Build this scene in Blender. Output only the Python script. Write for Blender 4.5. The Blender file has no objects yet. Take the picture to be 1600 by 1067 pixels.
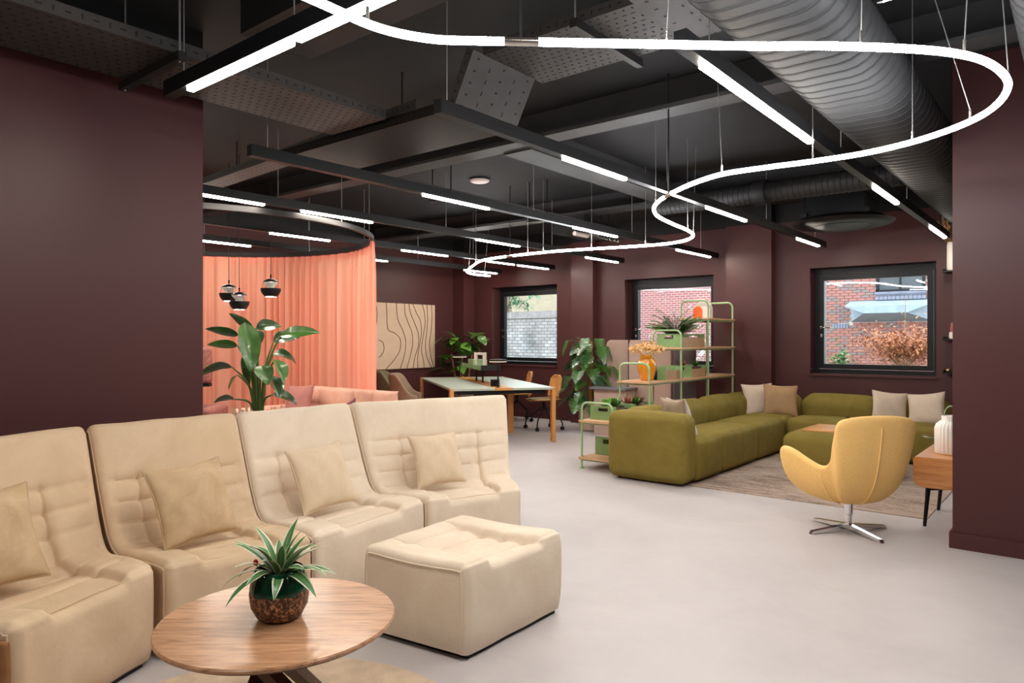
import bpy, bmesh, math, random
from mathutils import Vector, Matrix
R = math.radians
PI = math.pi
random.seed(7)
SC = bpy.context.scene
COL = SC.collection

# ------------------------------------------------------------------ camera, sky, exposure
YAW = math.atan2(900, 1100)
cam_d = bpy.data.cameras.new('camera')
cam = bpy.data.objects.new('camera', cam_d)
COL.objects.link(cam)
cam.location = (0, 0, 1.39)
cam.rotation_euler = (R(90), 0, YAW)
cam_d.sensor_width = 36
cam_d.lens = 36 * 1100 / 1600
cam_d.shift_y = -3.5 / 1600
cam_d.clip_start = 0.05
cam_d.clip_end = 300
SC.camera = cam

world = bpy.data.worlds.new('overcast_sky')
SC.world = world
world.use_nodes = True
wn = world.node_tree
wn.nodes.clear()
bg = wn.nodes.new('ShaderNodeBackground')
bg.inputs[0].default_value = (0.86, 0.93, 1.0, 1)
bg.inputs[1].default_value = 2.0
wo = wn.nodes.new('ShaderNodeOutputWorld')
wn.links.new(bg.outputs[0], wo.inputs[0])

SC.view_settings.view_transform = 'Standard'
SC.view_settings.look = 'None'
SC.view_settings.gamma = 1.0
SC.view_settings.use_curve_mapping = False
SC.view_settings.exposure = 1.65
SC.cycles.use_denoising = True
SC.cycles.max_bounces = 10
SC.cycles.diffuse_bounces = 5
SC.cycles.transparent_max_bounces = 12
SC.cycles.sample_clamp_indirect = 8.0
SC.cycles.caustics_reflective = False
SC.cycles.caustics_refractive = False

STRIP = 36.0      # warm diffusers of the ceiling tracks
NEON = 27.0       # white flexible tube

# ------------------------------------------------------------------ materials
def new_mat(name):
    m = bpy.data.materials.new(name)
    m.use_nodes = True
    nt = m.node_tree
    nt.nodes.clear()
    out = nt.nodes.new('ShaderNodeOutputMaterial')
    p = nt.nodes.new('ShaderNodeBsdfPrincipled')
    nt.links.new(p.outputs[0], out.inputs[0])
    return m, nt, p, out

def coords(nt, scale=(1, 1, 1), rot=(0, 0, 0)):
    tc = nt.nodes.new('ShaderNodeTexCoord')
    mp = nt.nodes.new('ShaderNodeMapping')
    mp.inputs['Scale'].default_value = scale
    mp.inputs['Rotation'].default_value = rot
    nt.links.new(tc.outputs['Object'], mp.inputs[0])
    return mp.outputs[0]

def ramp(nt, fac, stops):
    r = nt.nodes.new('ShaderNodeValToRGB')
    cr = r.color_ramp
    while len(cr.elements) < len(stops):
        cr.elements.new(0.5)
    for e, (pos, c) in zip(cr.elements, stops):
        e.position = pos
        e.color = (*c, 1)
    nt.links.new(fac, r.inputs[0])
    return r.outputs[0]

def noise(nt, vec, scale, detail=3, rough=0.5, dist=0.0):
    n = nt.nodes.new('ShaderNodeTexNoise')
    n.inputs['Scale'].default_value = scale
    n.inputs['Detail'].default_value = detail
    n.inputs['Roughness'].default_value = rough
    n.inputs['Distortion'].default_value = dist
    nt.links.new(vec, n.inputs['Vector'])
    return n.outputs[0]

def bump(nt, p, h, strength, dist=0.01):
    b = nt.nodes.new('ShaderNodeBump')
    b.inputs['Strength'].default_value = strength
    b.inputs['Distance'].default_value = dist
    nt.links.new(h, b.inputs['Height'])
    nt.links.new(b.outputs[0], p.inputs['Normal'])

def plain(name, c, rough=0.5, metal=0.0, vary=0.12, scale=6.0, bmp=0.0, bscale=60.0, sheen=0.0, spec=0.5, coat=0.0, stretch=(1, 1, 1)):
    m, nt, p, out = new_mat(name)
    v = coords(nt, stretch)
    n = noise(nt, v, scale)
    lo = tuple(x * (1 - vary) for x in c)
    hi = tuple(min(1, x * (1 + vary)) for x in c)
    nt.links.new(ramp(nt, n, [(0.3, lo), (0.7, hi)]), p.inputs['Base Color'])
    p.inputs['Roughness'].default_value = rough
    p.inputs['Metallic'].default_value = metal
    p.inputs['Specular IOR Level'].default_value = spec
    p.inputs['Coat Weight'].default_value = coat
    if sheen:
        p.inputs['Sheen Weight'].default_value = sheen
        p.inputs['Sheen Roughness'].default_value = 0.45
        p.inputs['Sheen Tint'].default_value = (*[min(1, x * 1.5 + .1) for x in c], 1)
    if bmp:
        bump(nt, p, noise(nt, v, bscale, 4), bmp)
    return m

def velvet(name, dark, mid, light, sheen=0.35, scale=3.5):
    m, nt, p, out = new_mat(name)
    v = coords(nt)
    n = noise(nt, v, scale, 5, 0.6, 0.8)
    nt.links.new(ramp(nt, n, [(0.32, dark), (0.5, mid), (0.68, light)]), p.inputs['Base Color'])
    p.inputs['Roughness'].default_value = 0.85
    p.inputs['Specular IOR Level'].default_value = 0.15
    p.inputs['Sheen Weight'].default_value = sheen
    p.inputs['Sheen Roughness'].default_value = 0.4
    p.inputs['Sheen Tint'].default_value = (*light, 1)
    bump(nt, p, noise(nt, v, 22, 4, 0.6), 0.10, 0.02)
    return m

def wood(name, dark, light, axis='X', scale=1.0, rough=0.4, coat=0.0, rot=(0, 0, 0)):
    m, nt, p, out = new_mat(name)
    st = {'X': (1.2, 14, 14), 'Y': (14, 1.2, 14), 'Z': (14, 14, 1.2)}[axis]
    v = coords(nt, tuple(s * scale for s in st), rot)
    n1 = noise(nt, v, 1.6, 4, 0.55, 1.2)
    n2 = noise(nt, v, 9.0, 3, 0.6, 0.2)
    mx = nt.nodes.new('ShaderNodeMath')
    mx.operation = 'MULTIPLY_ADD'
    nt.links.new(n2, mx.inputs[0])
    mx.inputs[1].default_value = 0.35
    nt.links.new(n1, mx.inputs[2])
    mid = tuple((a + b) / 2 for a, b in zip(dark, light))
    nt.links.new(ramp(nt, mx.outputs[0], [(0.46, dark), (0.6, mid), (0.78, light)]), p.inputs['Base Color'])
    p.inputs['Roughness'].default_value = rough
    p.inputs['Coat Weight'].default_value = coat
    p.inputs['Coat Roughness'].default_value = 0.15
    bump(nt, p, mx.outputs[0], 0.06, 0.004)
    return m

def emit(name, c, s):
    m = bpy.data.materials.new(name)
    m.use_nodes = True
    nt = m.node_tree
    nt.nodes.clear()
    out = nt.nodes.new('ShaderNodeOutputMaterial')
    e = nt.nodes.new('ShaderNodeEmission')
    e.inputs[0].default_value = (*c, 1)
    e.inputs[1].default_value = s
    nt.links.new(e.outputs[0], out.inputs[0])
    return m

def glass(name, tint=(0.93, 0.97, 0.96), refl=1.0):
    m = bpy.data.materials.new(name)
    m.use_nodes = True
    nt = m.node_tree
    nt.nodes.clear()
    out = nt.nodes.new('ShaderNodeOutputMaterial')
    mix = nt.nodes.new('ShaderNodeMixShader')
    fr = nt.nodes.new('ShaderNodeFresnel')
    fr.inputs[0].default_value = 1.5
    mul = nt.nodes.new('ShaderNodeMath')
    mul.operation = 'MULTIPLY'
    mul.inputs[1].default_value = refl
    tr = nt.nodes.new('ShaderNodeBsdfTransparent')
    tr.inputs[0].default_value = (*tint, 1)
    gl = nt.nodes.new('ShaderNodeBsdfGlossy')
    gl.inputs['Roughness'].default_value = 0.0
    nt.links.new(fr.outputs[0], mul.inputs[0])
    nt.links.new(mul.outputs[0], mix.inputs[0])
    nt.links.new(tr.outputs[0], mix.inputs[1])
    nt.links.new(gl.outputs[0], mix.inputs[2])
    nt.links.new(mix.outputs[0], out.inputs[0])
    return m

M = {}
M['wall'] = plain('maroon_wall_paint', (0.069, 0.0222, 0.0222), 0.42, vary=0.04, scale=1.5, bmp=0.02, bscale=180, spec=0.30)
# the same paint below a black band at the top of the long walls
m, nt, p, out = new_mat('maroon_wall_black_above')
tc = nt.nodes.new('ShaderNodeTexCoord')
sx = nt.nodes.new('ShaderNodeSeparateXYZ')
nt.links.new(tc.outputs['Object'], sx.inputs[0])
gt = nt.nodes.new('ShaderNodeMath'); gt.operation = 'GREATER_THAN'
nt.links.new(sx.outputs[2], gt.inputs[0]); gt.inputs[1].default_value = 3.0
mc = nt.nodes.new('ShaderNodeMix'); mc.data_type = 'RGBA'
nt.links.new(gt.outputs[0], mc.inputs[0])
nt.links.new(ramp(nt, noise(nt, tc.outputs['Object'], 1.5), [(0.3, (0.067, 0.0215, 0.0215)), (0.7, (0.071, 0.0229, 0.0229))]), mc.inputs[6])
mc.inputs[7].default_value = (0.008, 0.0075, 0.008, 1)
nt.links.new(mc.outputs[2], p.inputs['Base Color'])
p.inputs['Roughness'].default_value = 0.44
p.inputs['Specular IOR Level'].default_value = 0.30
bump(nt, p, noise(nt, tc.outputs['Object'], 180, 4), 0.02)
M['wall_two'] = m
M['black_paint'] = plain('black_ceiling_paint', (0.021, 0.0203, 0.021), 0.7, vary=0.12, scale=2.0, bmp=0.03, bscale=90, spec=0.12)
M['black_metal'] = plain('black_metal', (0.007, 0.007, 0.008), 0.42, vary=0.1, spec=0.25)
M['grey_metal'] = plain('dark_grey_painted_metal', (0.016, 0.0155, 0.016), 0.5, vary=0.12, scale=4, spec=0.2)
M['tray_metal'] = plain('cable_tray_metal', (0.034, 0.030, 0.029), 0.55, vary=0.15, spec=0.3)
M['beam_grey'] = plain('grey_beam_paint', (0.036, 0.035, 0.036), 0.55, vary=0.1, scale=3, spec=0.2)
M['tray_shaded'] = plain('shaded_tray_metal', (0.010, 0.0075, 0.007), 0.6, vary=0.15, spec=0.1)  # tray metal again, with the weaker light away from the strip put into its colour
M['hole'] = plain('slot_black', (0.004, 0.004, 0.004), 0.9, vary=0.05)
M['duct'] = plain('duct_grey', (0.030, 0.030, 0.031), 0.6, vary=0.06, scale=3, spec=0.15)
M['frame'] = plain('window_frame_anthracite', (0.0085, 0.009, 0.011), 0.4, vary=0.06, spec=0.25)
M['steel'] = plain('brushed_steel', (0.62, 0.60, 0.58), 0.25, 1.0, vary=0.06, scale=40)
M['chrome'] = plain('polished_chrome', (0.72, 0.71, 0.70), 0.12, 1.0, vary=0.03, scale=30)
M['glass'] = glass('window_glass')
M['wire'] = plain('steel_wire', (0.45, 0.45, 0.46), 0.35, 0.8, vary=0.05)
M['warm'] = emit('warm_diffuser', (1.0, 0.90, 0.77), STRIP)
M['neon'] = emit('white_tube_light', (0.95, 0.97, 1.0), NEON)
M['lampglow'] = emit('lamp_glow', (1.0, 0.72, 0.52), 0.42)
M['beige'] = velvet('beige_velvet', (0.67, 0.555, 0.43), (0.70, 0.59, 0.465), (0.735, 0.625, 0.50))
M['tan'] = velvet('tan_velvet', (0.585, 0.43, 0.285), (0.635, 0.475, 0.325), (0.685, 0.525, 0.37))
M['tan_velvet_cushion'] = velvet('tan_cushion_velvet', (0.47, 0.33, 0.19), (0.53, 0.38, 0.23), (0.60, 0.44, 0.28), 0.4, 6)
M['beige_cushion'] = velvet('beige_cushion_velvet', (0.60, 0.475, 0.335), (0.64, 0.51, 0.365), (0.68, 0.55, 0.405), 0.4, 6)
M['rust'] = plain('rust_side_fabric', (0.30, 0.13, 0.05), 0.8, vary=0.25, sheen=0.3)
M['green'] = velvet('olive_velvet', (0.172, 0.128, 0.027), (0.19, 0.142, 0.032), (0.208, 0.158, 0.038), 0.28, 5)
M['mustard'] = plain('mustard_wool', (0.82, 0.51, 0.175), 0.85, vary=0.06, scale=90, bmp=0.12, bscale=300, sheen=0.2)
M['mustard_seam'] = plain('mustard_piping', (0.84, 0.58, 0.23), 0.8, vary=0.05)
M['taupe_cushion'] = plain('taupe_cushion', (0.30, 0.225, 0.155), 0.85, vary=0.15, bmp=0.1, bscale=120, sheen=0.3)
M['tan_cushion'] = plain('tan_cushion', (0.33, 0.20, 0.10), 0.8, vary=0.15, bmp=0.1, bscale=100, sheen=0.3)
M['linen_cushion'] = plain('linen_cushion', (0.56, 0.45, 0.36), 0.9, vary=0.07, bmp=0.15, bscale=150)
M['white_cushion'] = plain('white_cushion', (0.66, 0.60, 0.54), 0.9, vary=0.05, bmp=0.15, bscale=150)
M['pink'] = velvet('blush_velvet', (0.60, 0.33, 0.25), (0.68, 0.40, 0.31), (0.76, 0.48, 0.38), 0.3)
M['rose'] = plain('dusty_rose_fabric', (0.38, 0.16, 0.14), 0.85, vary=0.12, bmp=0.1, bscale=120, sheen=0.3)
M['rose_speckle'] = plain('speckled_rose_fabric', (0.28, 0.105, 0.09), 0.9, vary=0.45, scale=60, bmp=0.1)
M['plum'] = plain('plum_cushion_fabric', (0.16, 0.05, 0.07), 0.85, vary=0.1, sheen=0.2)
M['olive_fabric'] = plain('olive_wool', (0.15, 0.125, 0.065), 0.9, vary=0.1, bmp=0.1, bscale=160)
M['taupe_fabric'] = plain('taupe_wool', (0.26, 0.175, 0.115), 0.9, vary=0.1, bmp=0.1, bscale=160)
M['walnut'] = wood('walnut_top', (0.22, 0.095, 0.042), (0.55, 0.30, 0.165), 'X', 2.2, 0.30, 0.25)
M['dark_walnut'] = wood('dark_walnut', (0.055, 0.022, 0.012), (0.12, 0.05, 0.025), 'Z', 1.5, 0.4)
M['oak'] = wood('oak', (0.42, 0.17, 0.045), (0.62, 0.29, 0.09), 'X', 1.6, 0.4)
M['oak_v'] = wood('oak_upright', (0.42, 0.17, 0.045), (0.62, 0.29, 0.09), 'Z', 1.6, 0.4)
M['cherry'] = wood('cherry_ply', (0.42, 0.15, 0.035), (0.60, 0.25, 0.07), 'X', 1.6, 0.28, 0.3)
M['shelf_wood'] = wood('pale_oak_shelf', (0.46, 0.25, 0.13), (0.64, 0.39, 0.22), 'Y', 1.6, 0.45)
M['tray_wood'] = wood('oak_tray', (0.30, 0.17, 0.08), (0.42, 0.26, 0.13), 'X', 1.6, 0.45)
M['sage'] = plain('sage_green_metal', (0.30, 0.44, 0.22), 0.4, vary=0.05)
M['sage_dark'] = plain('sage_box_green', (0.20, 0.33, 0.13), 0.5, vary=0.06)
M['desk_green'] = plain('pale_green_linoleum', (0.40, 0.45, 0.38), 0.35, vary=0.03)
M['leaf'] = plain('leaf_green', (0.045, 0.13, 0.018), 0.32, vary=0.45, scale=9, coat=0.2)
M['leaf_dark'] = plain('leaf_dark_green', (0.022, 0.065, 0.018), 0.3, vary=0.45, scale=9, coat=0.2)
M['leaf_light'] = plain('leaf_light_green', (0.12, 0.28, 0.035), 0.4, vary=0.35, scale=9)
M['fern'] = plain('fern_green', (0.07, 0.17, 0.02), 0.5, vary=0.5, scale=14)
M['stem'] = plain('stem_green', (0.07, 0.13, 0.025), 0.5, vary=0.25)
M['bark'] = plain('pale_bark', (0.24, 0.14, 0.075), 0.85, vary=0.3, scale=20, bmp=0.3)
M['coir'] = plain('coir_pole', (0.32, 0.11, 0.03), 0.95, vary=0.35, scale=40, bmp=0.5)
M['soil'] = plain('soil', (0.06, 0.035, 0.02), 0.95, vary=0.5, scale=60, bmp=0.6)
M['cream'] = plain('cream_ceramic', (0.62, 0.56, 0.48), 0.45, vary=0.04)
M['white_ceramic'] = plain('white_ceramic', (0.74, 0.70, 0.65), 0.4, vary=0.03)
M['pot_beige'] = plain('clay_pot', (0.42, 0.31, 0.23), 0.7, vary=0.1)
M['dried'] = plain('dried_grass', (0.72, 0.47, 0.22), 0.9, vary=0.25, scale=20)
M['wheat'] = plain('dried_wheat', (0.50, 0.30, 0.13), 0.9, vary=0.35, scale=30)
M['petal'] = plain('pale_driftwood', (0.66, 0.44, 0.32), 0.8, vary=0.25, scale=20)
M['amber'] = plain('amber_glaze', (0.62, 0.24, 0.012), 0.18, vary=0.12, coat=0.6)
M['orange'] = plain('orange_glaze', (0.75, 0.12, 0.01), 0.3, vary=0.05)
M['panel_pink'] = plain('acoustic_panel_fabric', (0.44, 0.31, 0.25), 0.95, vary=0.06, bmp=0.1, bscale=200)
M['panel_grey'] = plain('acoustic_panel_grey', (0.20, 0.17, 0.19), 0.95, vary=0.06, bmp=0.1, bscale=200)
M['desk_grey'] = plain('grey_laminate', (0.16, 0.16, 0.18), 0.4, vary=0.05)
M['canvas'] = plain('tan_canvas', (0.58, 0.42, 0.30), 0.9, vary=0.04, bmp=0.08, bscale=250)
M['ink'] = plain('dark_brown_line', (0.045, 0.018, 0.012), 0.8, vary=0.1)
M['disc_white'] = plain('white_plastic', (0.62, 0.52, 0.50), 0.5, vary=0.03)
M['cream_rug'] = plain('cream_rug_pile', (0.60, 0.46, 0.33), 0.95, vary=0.12, scale=14, bmp=0.5, bscale=200)

# floor
m, nt, p, out = new_mat('pale_concrete_floor')
v = coords(nt)
n1 = noise(nt, v, 1.3, 6, 0.6, 0.3)
n2 = noise(nt, v, 14, 4, 0.6)
mx = nt.nodes.new('ShaderNodeMath'); mx.operation = 'MULTIPLY_ADD'
nt.links.new(n2, mx.inputs[0]); mx.inputs[1].default_value = 0.25; nt.links.new(n1, mx.inputs[2])
nt.links.new(ramp(nt, mx.outputs[0], [(0.42, (0.43, 0.395, 0.392)), (0.62, (0.47, 0.432, 0.428)), (0.82, (0.50, 0.462, 0.458))]), p.inputs['Base Color'])
p.inputs['Roughness'].default_value = 0.5
p.inputs['Specular IOR Level'].default_value = 0.4
M['floor'] = m

# pot with green drip over speckled brown
m, nt, p, out = new_mat('green_glaze_over_speckled_brown')
tc = nt.nodes.new('ShaderNodeTexCoord')
sx = nt.nodes.new('ShaderNodeSeparateXYZ')
nt.links.new(tc.outputs['Object'], sx.inputs[0])
nz = noise(nt, tc.outputs['Object'], 11, 2)
ad = nt.nodes.new('ShaderNodeMath'); ad.operation = 'MULTIPLY_ADD'
nt.links.new(nz, ad.inputs[0]); ad.inputs[1].default_value = 0.06
nt.links.new(sx.outputs[2], ad.inputs[2])
gt = nt.nodes.new('ShaderNodeMath'); gt.operation = 'GREATER_THAN'
nt.links.new(ad.outputs[0], gt.inputs[0]); gt.inputs[1].default_value = 0.126
sp = noise(nt, tc.outputs['Object'], 95, 3, 0.7)
brown = ramp(nt, sp, [(0.40, (0.03, 0.013, 0.008)), (0.52, (0.14, 0.065, 0.032)), (0.62, (0.50, 0.29, 0.16))])
greenc = ramp(nt, noise(nt, tc.outputs['Object'], 22, 3), [(0.3, (0.002, 0.018, 0.010)), (0.7, (0.006, 0.075, 0.032))])
mc = nt.nodes.new('ShaderNodeMix'); mc.data_type = 'RGBA'
nt.links.new(gt.outputs[0], mc.inputs[0]); nt.links.new(brown, mc.inputs[6]); nt.links.new(greenc, mc.inputs[7])
nt.links.new(mc.outputs[2], p.inputs['Base Color'])
rr = nt.nodes.new('ShaderNodeMath'); rr.operation = 'MULTIPLY_ADD'
nt.links.new(gt.outputs[0], rr.inputs[0]); rr.inputs[1].default_value = -0.35; rr.inputs[2].default_value = 0.42
nt.links.new(rr.outputs[0], p.inputs['Roughness'])
M['drip_pot'] = m

# abstract rug
m, nt, p, out = new_mat('distressed_rug')
n1 = noise(nt, coords(nt, (1.2, 7.0, 1)), 3.0, 8, 0.75, 0.5)
n2 = noise(nt, coords(nt, (9.0, 2.2, 1)), 5.0, 6, 0.7)
n3 = noise(nt, coords(nt, (1.0, 1.6, 1)), 1.1, 3, 0.6)
mx = nt.nodes.new('ShaderNodeMath'); mx.operation = 'MULTIPLY_ADD'
nt.links.new(n2, mx.inputs[0]); mx.inputs[1].default_value = 0.45; nt.links.new(n1, mx.inputs[2])
m2 = nt.nodes.new('ShaderNodeMath'); m2.operation = 'MULTIPLY_ADD'
nt.links.new(n3, m2.inputs[0]); m2.inputs[1].default_value = 0.7; nt.links.new(mx.outputs[0], m2.inputs[2])
dv = nt.nodes.new('ShaderNodeMath'); dv.operation = 'MULTIPLY'
nt.links.new(m2.outputs[0], dv.inputs[0]); dv.inputs[1].default_value = 0.6
nt.links.new(ramp(nt, dv.outputs[0], [(0.50, (0.10, 0.062, 0.048)), (0.60, (0.27, 0.19, 0.15)), (0.70, (0.42, 0.325, 0.265))]), p.inputs['Base Color'])
p.inputs['Roughness'].default_value = 0.95
bump(nt, p, n1, 0.3, 0.01)
M['rug'] = m

# sheer curtain
m = bpy.data.materials.new('coral_sheer'); m.use_nodes = True
nt = m.node_tree; nt.nodes.clear()
out = nt.nodes.new('ShaderNodeOutputMaterial')
df = nt.nodes.new('ShaderNodeBsdfDiffuse'); df.inputs[0].default_value = (0.98, 0.50, 0.37, 1)
tl = nt.nodes.new('ShaderNodeBsdfTranslucent'); tl.inputs[0].default_value = (0.98, 0.49, 0.35, 1)
tp = nt.nodes.new('ShaderNodeBsdfTransparent'); tp.inputs[0].default_value = (1.0, 0.62, 0.55, 1)
a1 = nt.nodes.new('ShaderNodeMixShader'); a1.inputs[0].default_value = 0.36
a2 = nt.nodes.new('ShaderNodeMixShader'); a2.inputs[0].default_value = 0.07
nt.links.new(df.outputs[0], a1.inputs[1]); nt.links.new(tl.outputs[0], a1.inputs[2])
nt.links.new(a1.outputs[0], a2.inputs[1]); nt.links.new(tp.outputs[0], a2.inputs[2])
nt.links.new(a2.outputs[0], out.inputs[0])
M['sheer'] = m
M['hem'] = plain('coral_header_tape', (0.85, 0.20, 0.14), 0.8, vary=0.05)

# variegated leaf : stripe along the leaf from local x
m, nt, p, out = new_mat('striped_leaf')
tc = nt.nodes.new('ShaderNodeTexCoord')
uv = nt.nodes.new('ShaderNodeSeparateXYZ')
nt.links.new(tc.outputs['UV'], uv.inputs[0])
sb = nt.nodes.new('ShaderNodeMath'); sb.operation = 'SUBTRACT'; sb.inputs[1].default_value = 0.5
nt.links.new(uv.outputs[0], sb.inputs[0])
ab = nt.nodes.new('ShaderNodeMath'); ab.operation = 'ABSOLUTE'
nt.links.new(sb.outputs[0], ab.inputs[0])
nt.links.new(ramp(nt, ab.outputs[0], [(0.0, (0.10, 0.23, 0.07)), (0.20, (0.05, 0.15, 0.045)), (0.33, (0.07, 0.18, 0.06)), (0.36, (0.66, 0.68, 0.48)), (0.5, (0.74, 0.74, 0.56))]), p.inputs['Base Color'])
p.inputs['Roughness'].default_value = 0.35
M['striped'] = m

def brick_mat(name, c1, c2, mortar, bw=0.225, bh=0.075, ms=0.012, vary=0.0):
    m, nt, p, out = new_mat(name)
    tc = nt.nodes.new('ShaderNodeTexCoord')
    sp = nt.nodes.new('ShaderNodeSeparateXYZ')
    cb = nt.nodes.new('ShaderNodeCombineXYZ')
    nt.links.new(tc.outputs['Object'], sp.inputs[0])
    nt.links.new(sp.outputs[0], cb.inputs[0]); nt.links.new(sp.outputs[2], cb.inputs[1])
    b = nt.nodes.new('ShaderNodeTexBrick')
    b.inputs['Color1'].default_value = (*c1, 1)
    b.inputs['Color2'].default_value = (*c2, 1)
    b.inputs['Mortar'].default_value = (*mortar, 1)
    b.inputs['Scale'].default_value = 1
    b.inputs['Mortar Size'].default_value = ms
    b.inputs['Brick Width'].default_value = bw
    b.inputs['Row Height'].default_value = bh
    nt.links.new(cb.outputs[0], b.inputs['Vector'])
    if vary:
        n = noise(nt, cb.outputs[0], 0.9, 4, 0.6)
        mm = nt.nodes.new('ShaderNodeMix'); mm.data_type = 'RGBA'; mm.blend_type = 'MULTIPLY'
        mm.inputs[0].default_value = 1
        nt.links.new(b.outputs[0], mm.inputs[6])
        nt.links.new(ramp(nt, n, [(0.35, (1 - vary,) * 3), (0.6, (1, 1, 1))]), mm.inputs[7])
        nt.links.new(mm.outputs[2], p.inputs['Base Color'])
    else:
        nt.links.new(b.outputs[0], p.inputs['Base Color'])
    p.inputs['Roughness'].default_value = 0.9
    return m
M['white_brick'] = brick_mat('weathered_white_brick', (0.36, 0.35, 0.35), (0.23, 0.22, 0.225), (0.12, 0.115, 0.12), 0.24, 0.10, 0.012, 0.45)
M['yellow_brick'] = brick_mat('yellow_brick', (0.38, 0.31, 0.21), (0.32, 0.26, 0.175), (0.31, 0.28, 0.23), 0.26, 0.12, 0.014)
M['red_brick'] = brick_mat('red_brick', (0.27, 0.085, 0.075), (0.20, 0.06, 0.065), (0.36, 0.26, 0.26), 0.21, 0.075, 0.012)
M['pendant_glow'] = emit('pendant_bulb_glow', (1.0, 0.86, 0.72), 48.0)
M['brick_red'] = plain('red_fired_brick', (0.30, 0.125, 0.105), 0.9, vary=0.3, scale=3)
M['brick_grey'] = plain('grey_fired_brick', (0.20, 0.135, 0.13), 0.9, vary=0.3, scale=3)
M['mortar'] = plain('mortar', (0.58, 0.50, 0.47), 0.95, vary=0.08)
M['slate'] = plain('blue_grey_slate', (0.25, 0.30, 0.36), 0.7, vary=0.12, scale=5)
M['blue_brick'] = plain('blue_engineering_brick', (0.16, 0.16, 0.21), 0.7, vary=0.15, scale=5)
M['coping'] = plain('weathered_coping', (0.20, 0.185, 0.19), 0.9, vary=0.2, scale=6)
M['conifer'] = plain('conifer_needles', (0.055, 0.20, 0.10), 0.8, vary=0.5, scale=4)
M['maple'] = plain('autumn_maple_leaf', (0.36, 0.13, 0.055), 0.8, vary=0.5, scale=8)
M['ground'] = plain('garden_ground', (0.20, 0.18, 0.14), 0.95, vary=0.3)
M['ivy'] = plain('ivy_leaf', (0.08, 0.20, 0.05), 0.6, vary=0.5, scale=9)

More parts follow.
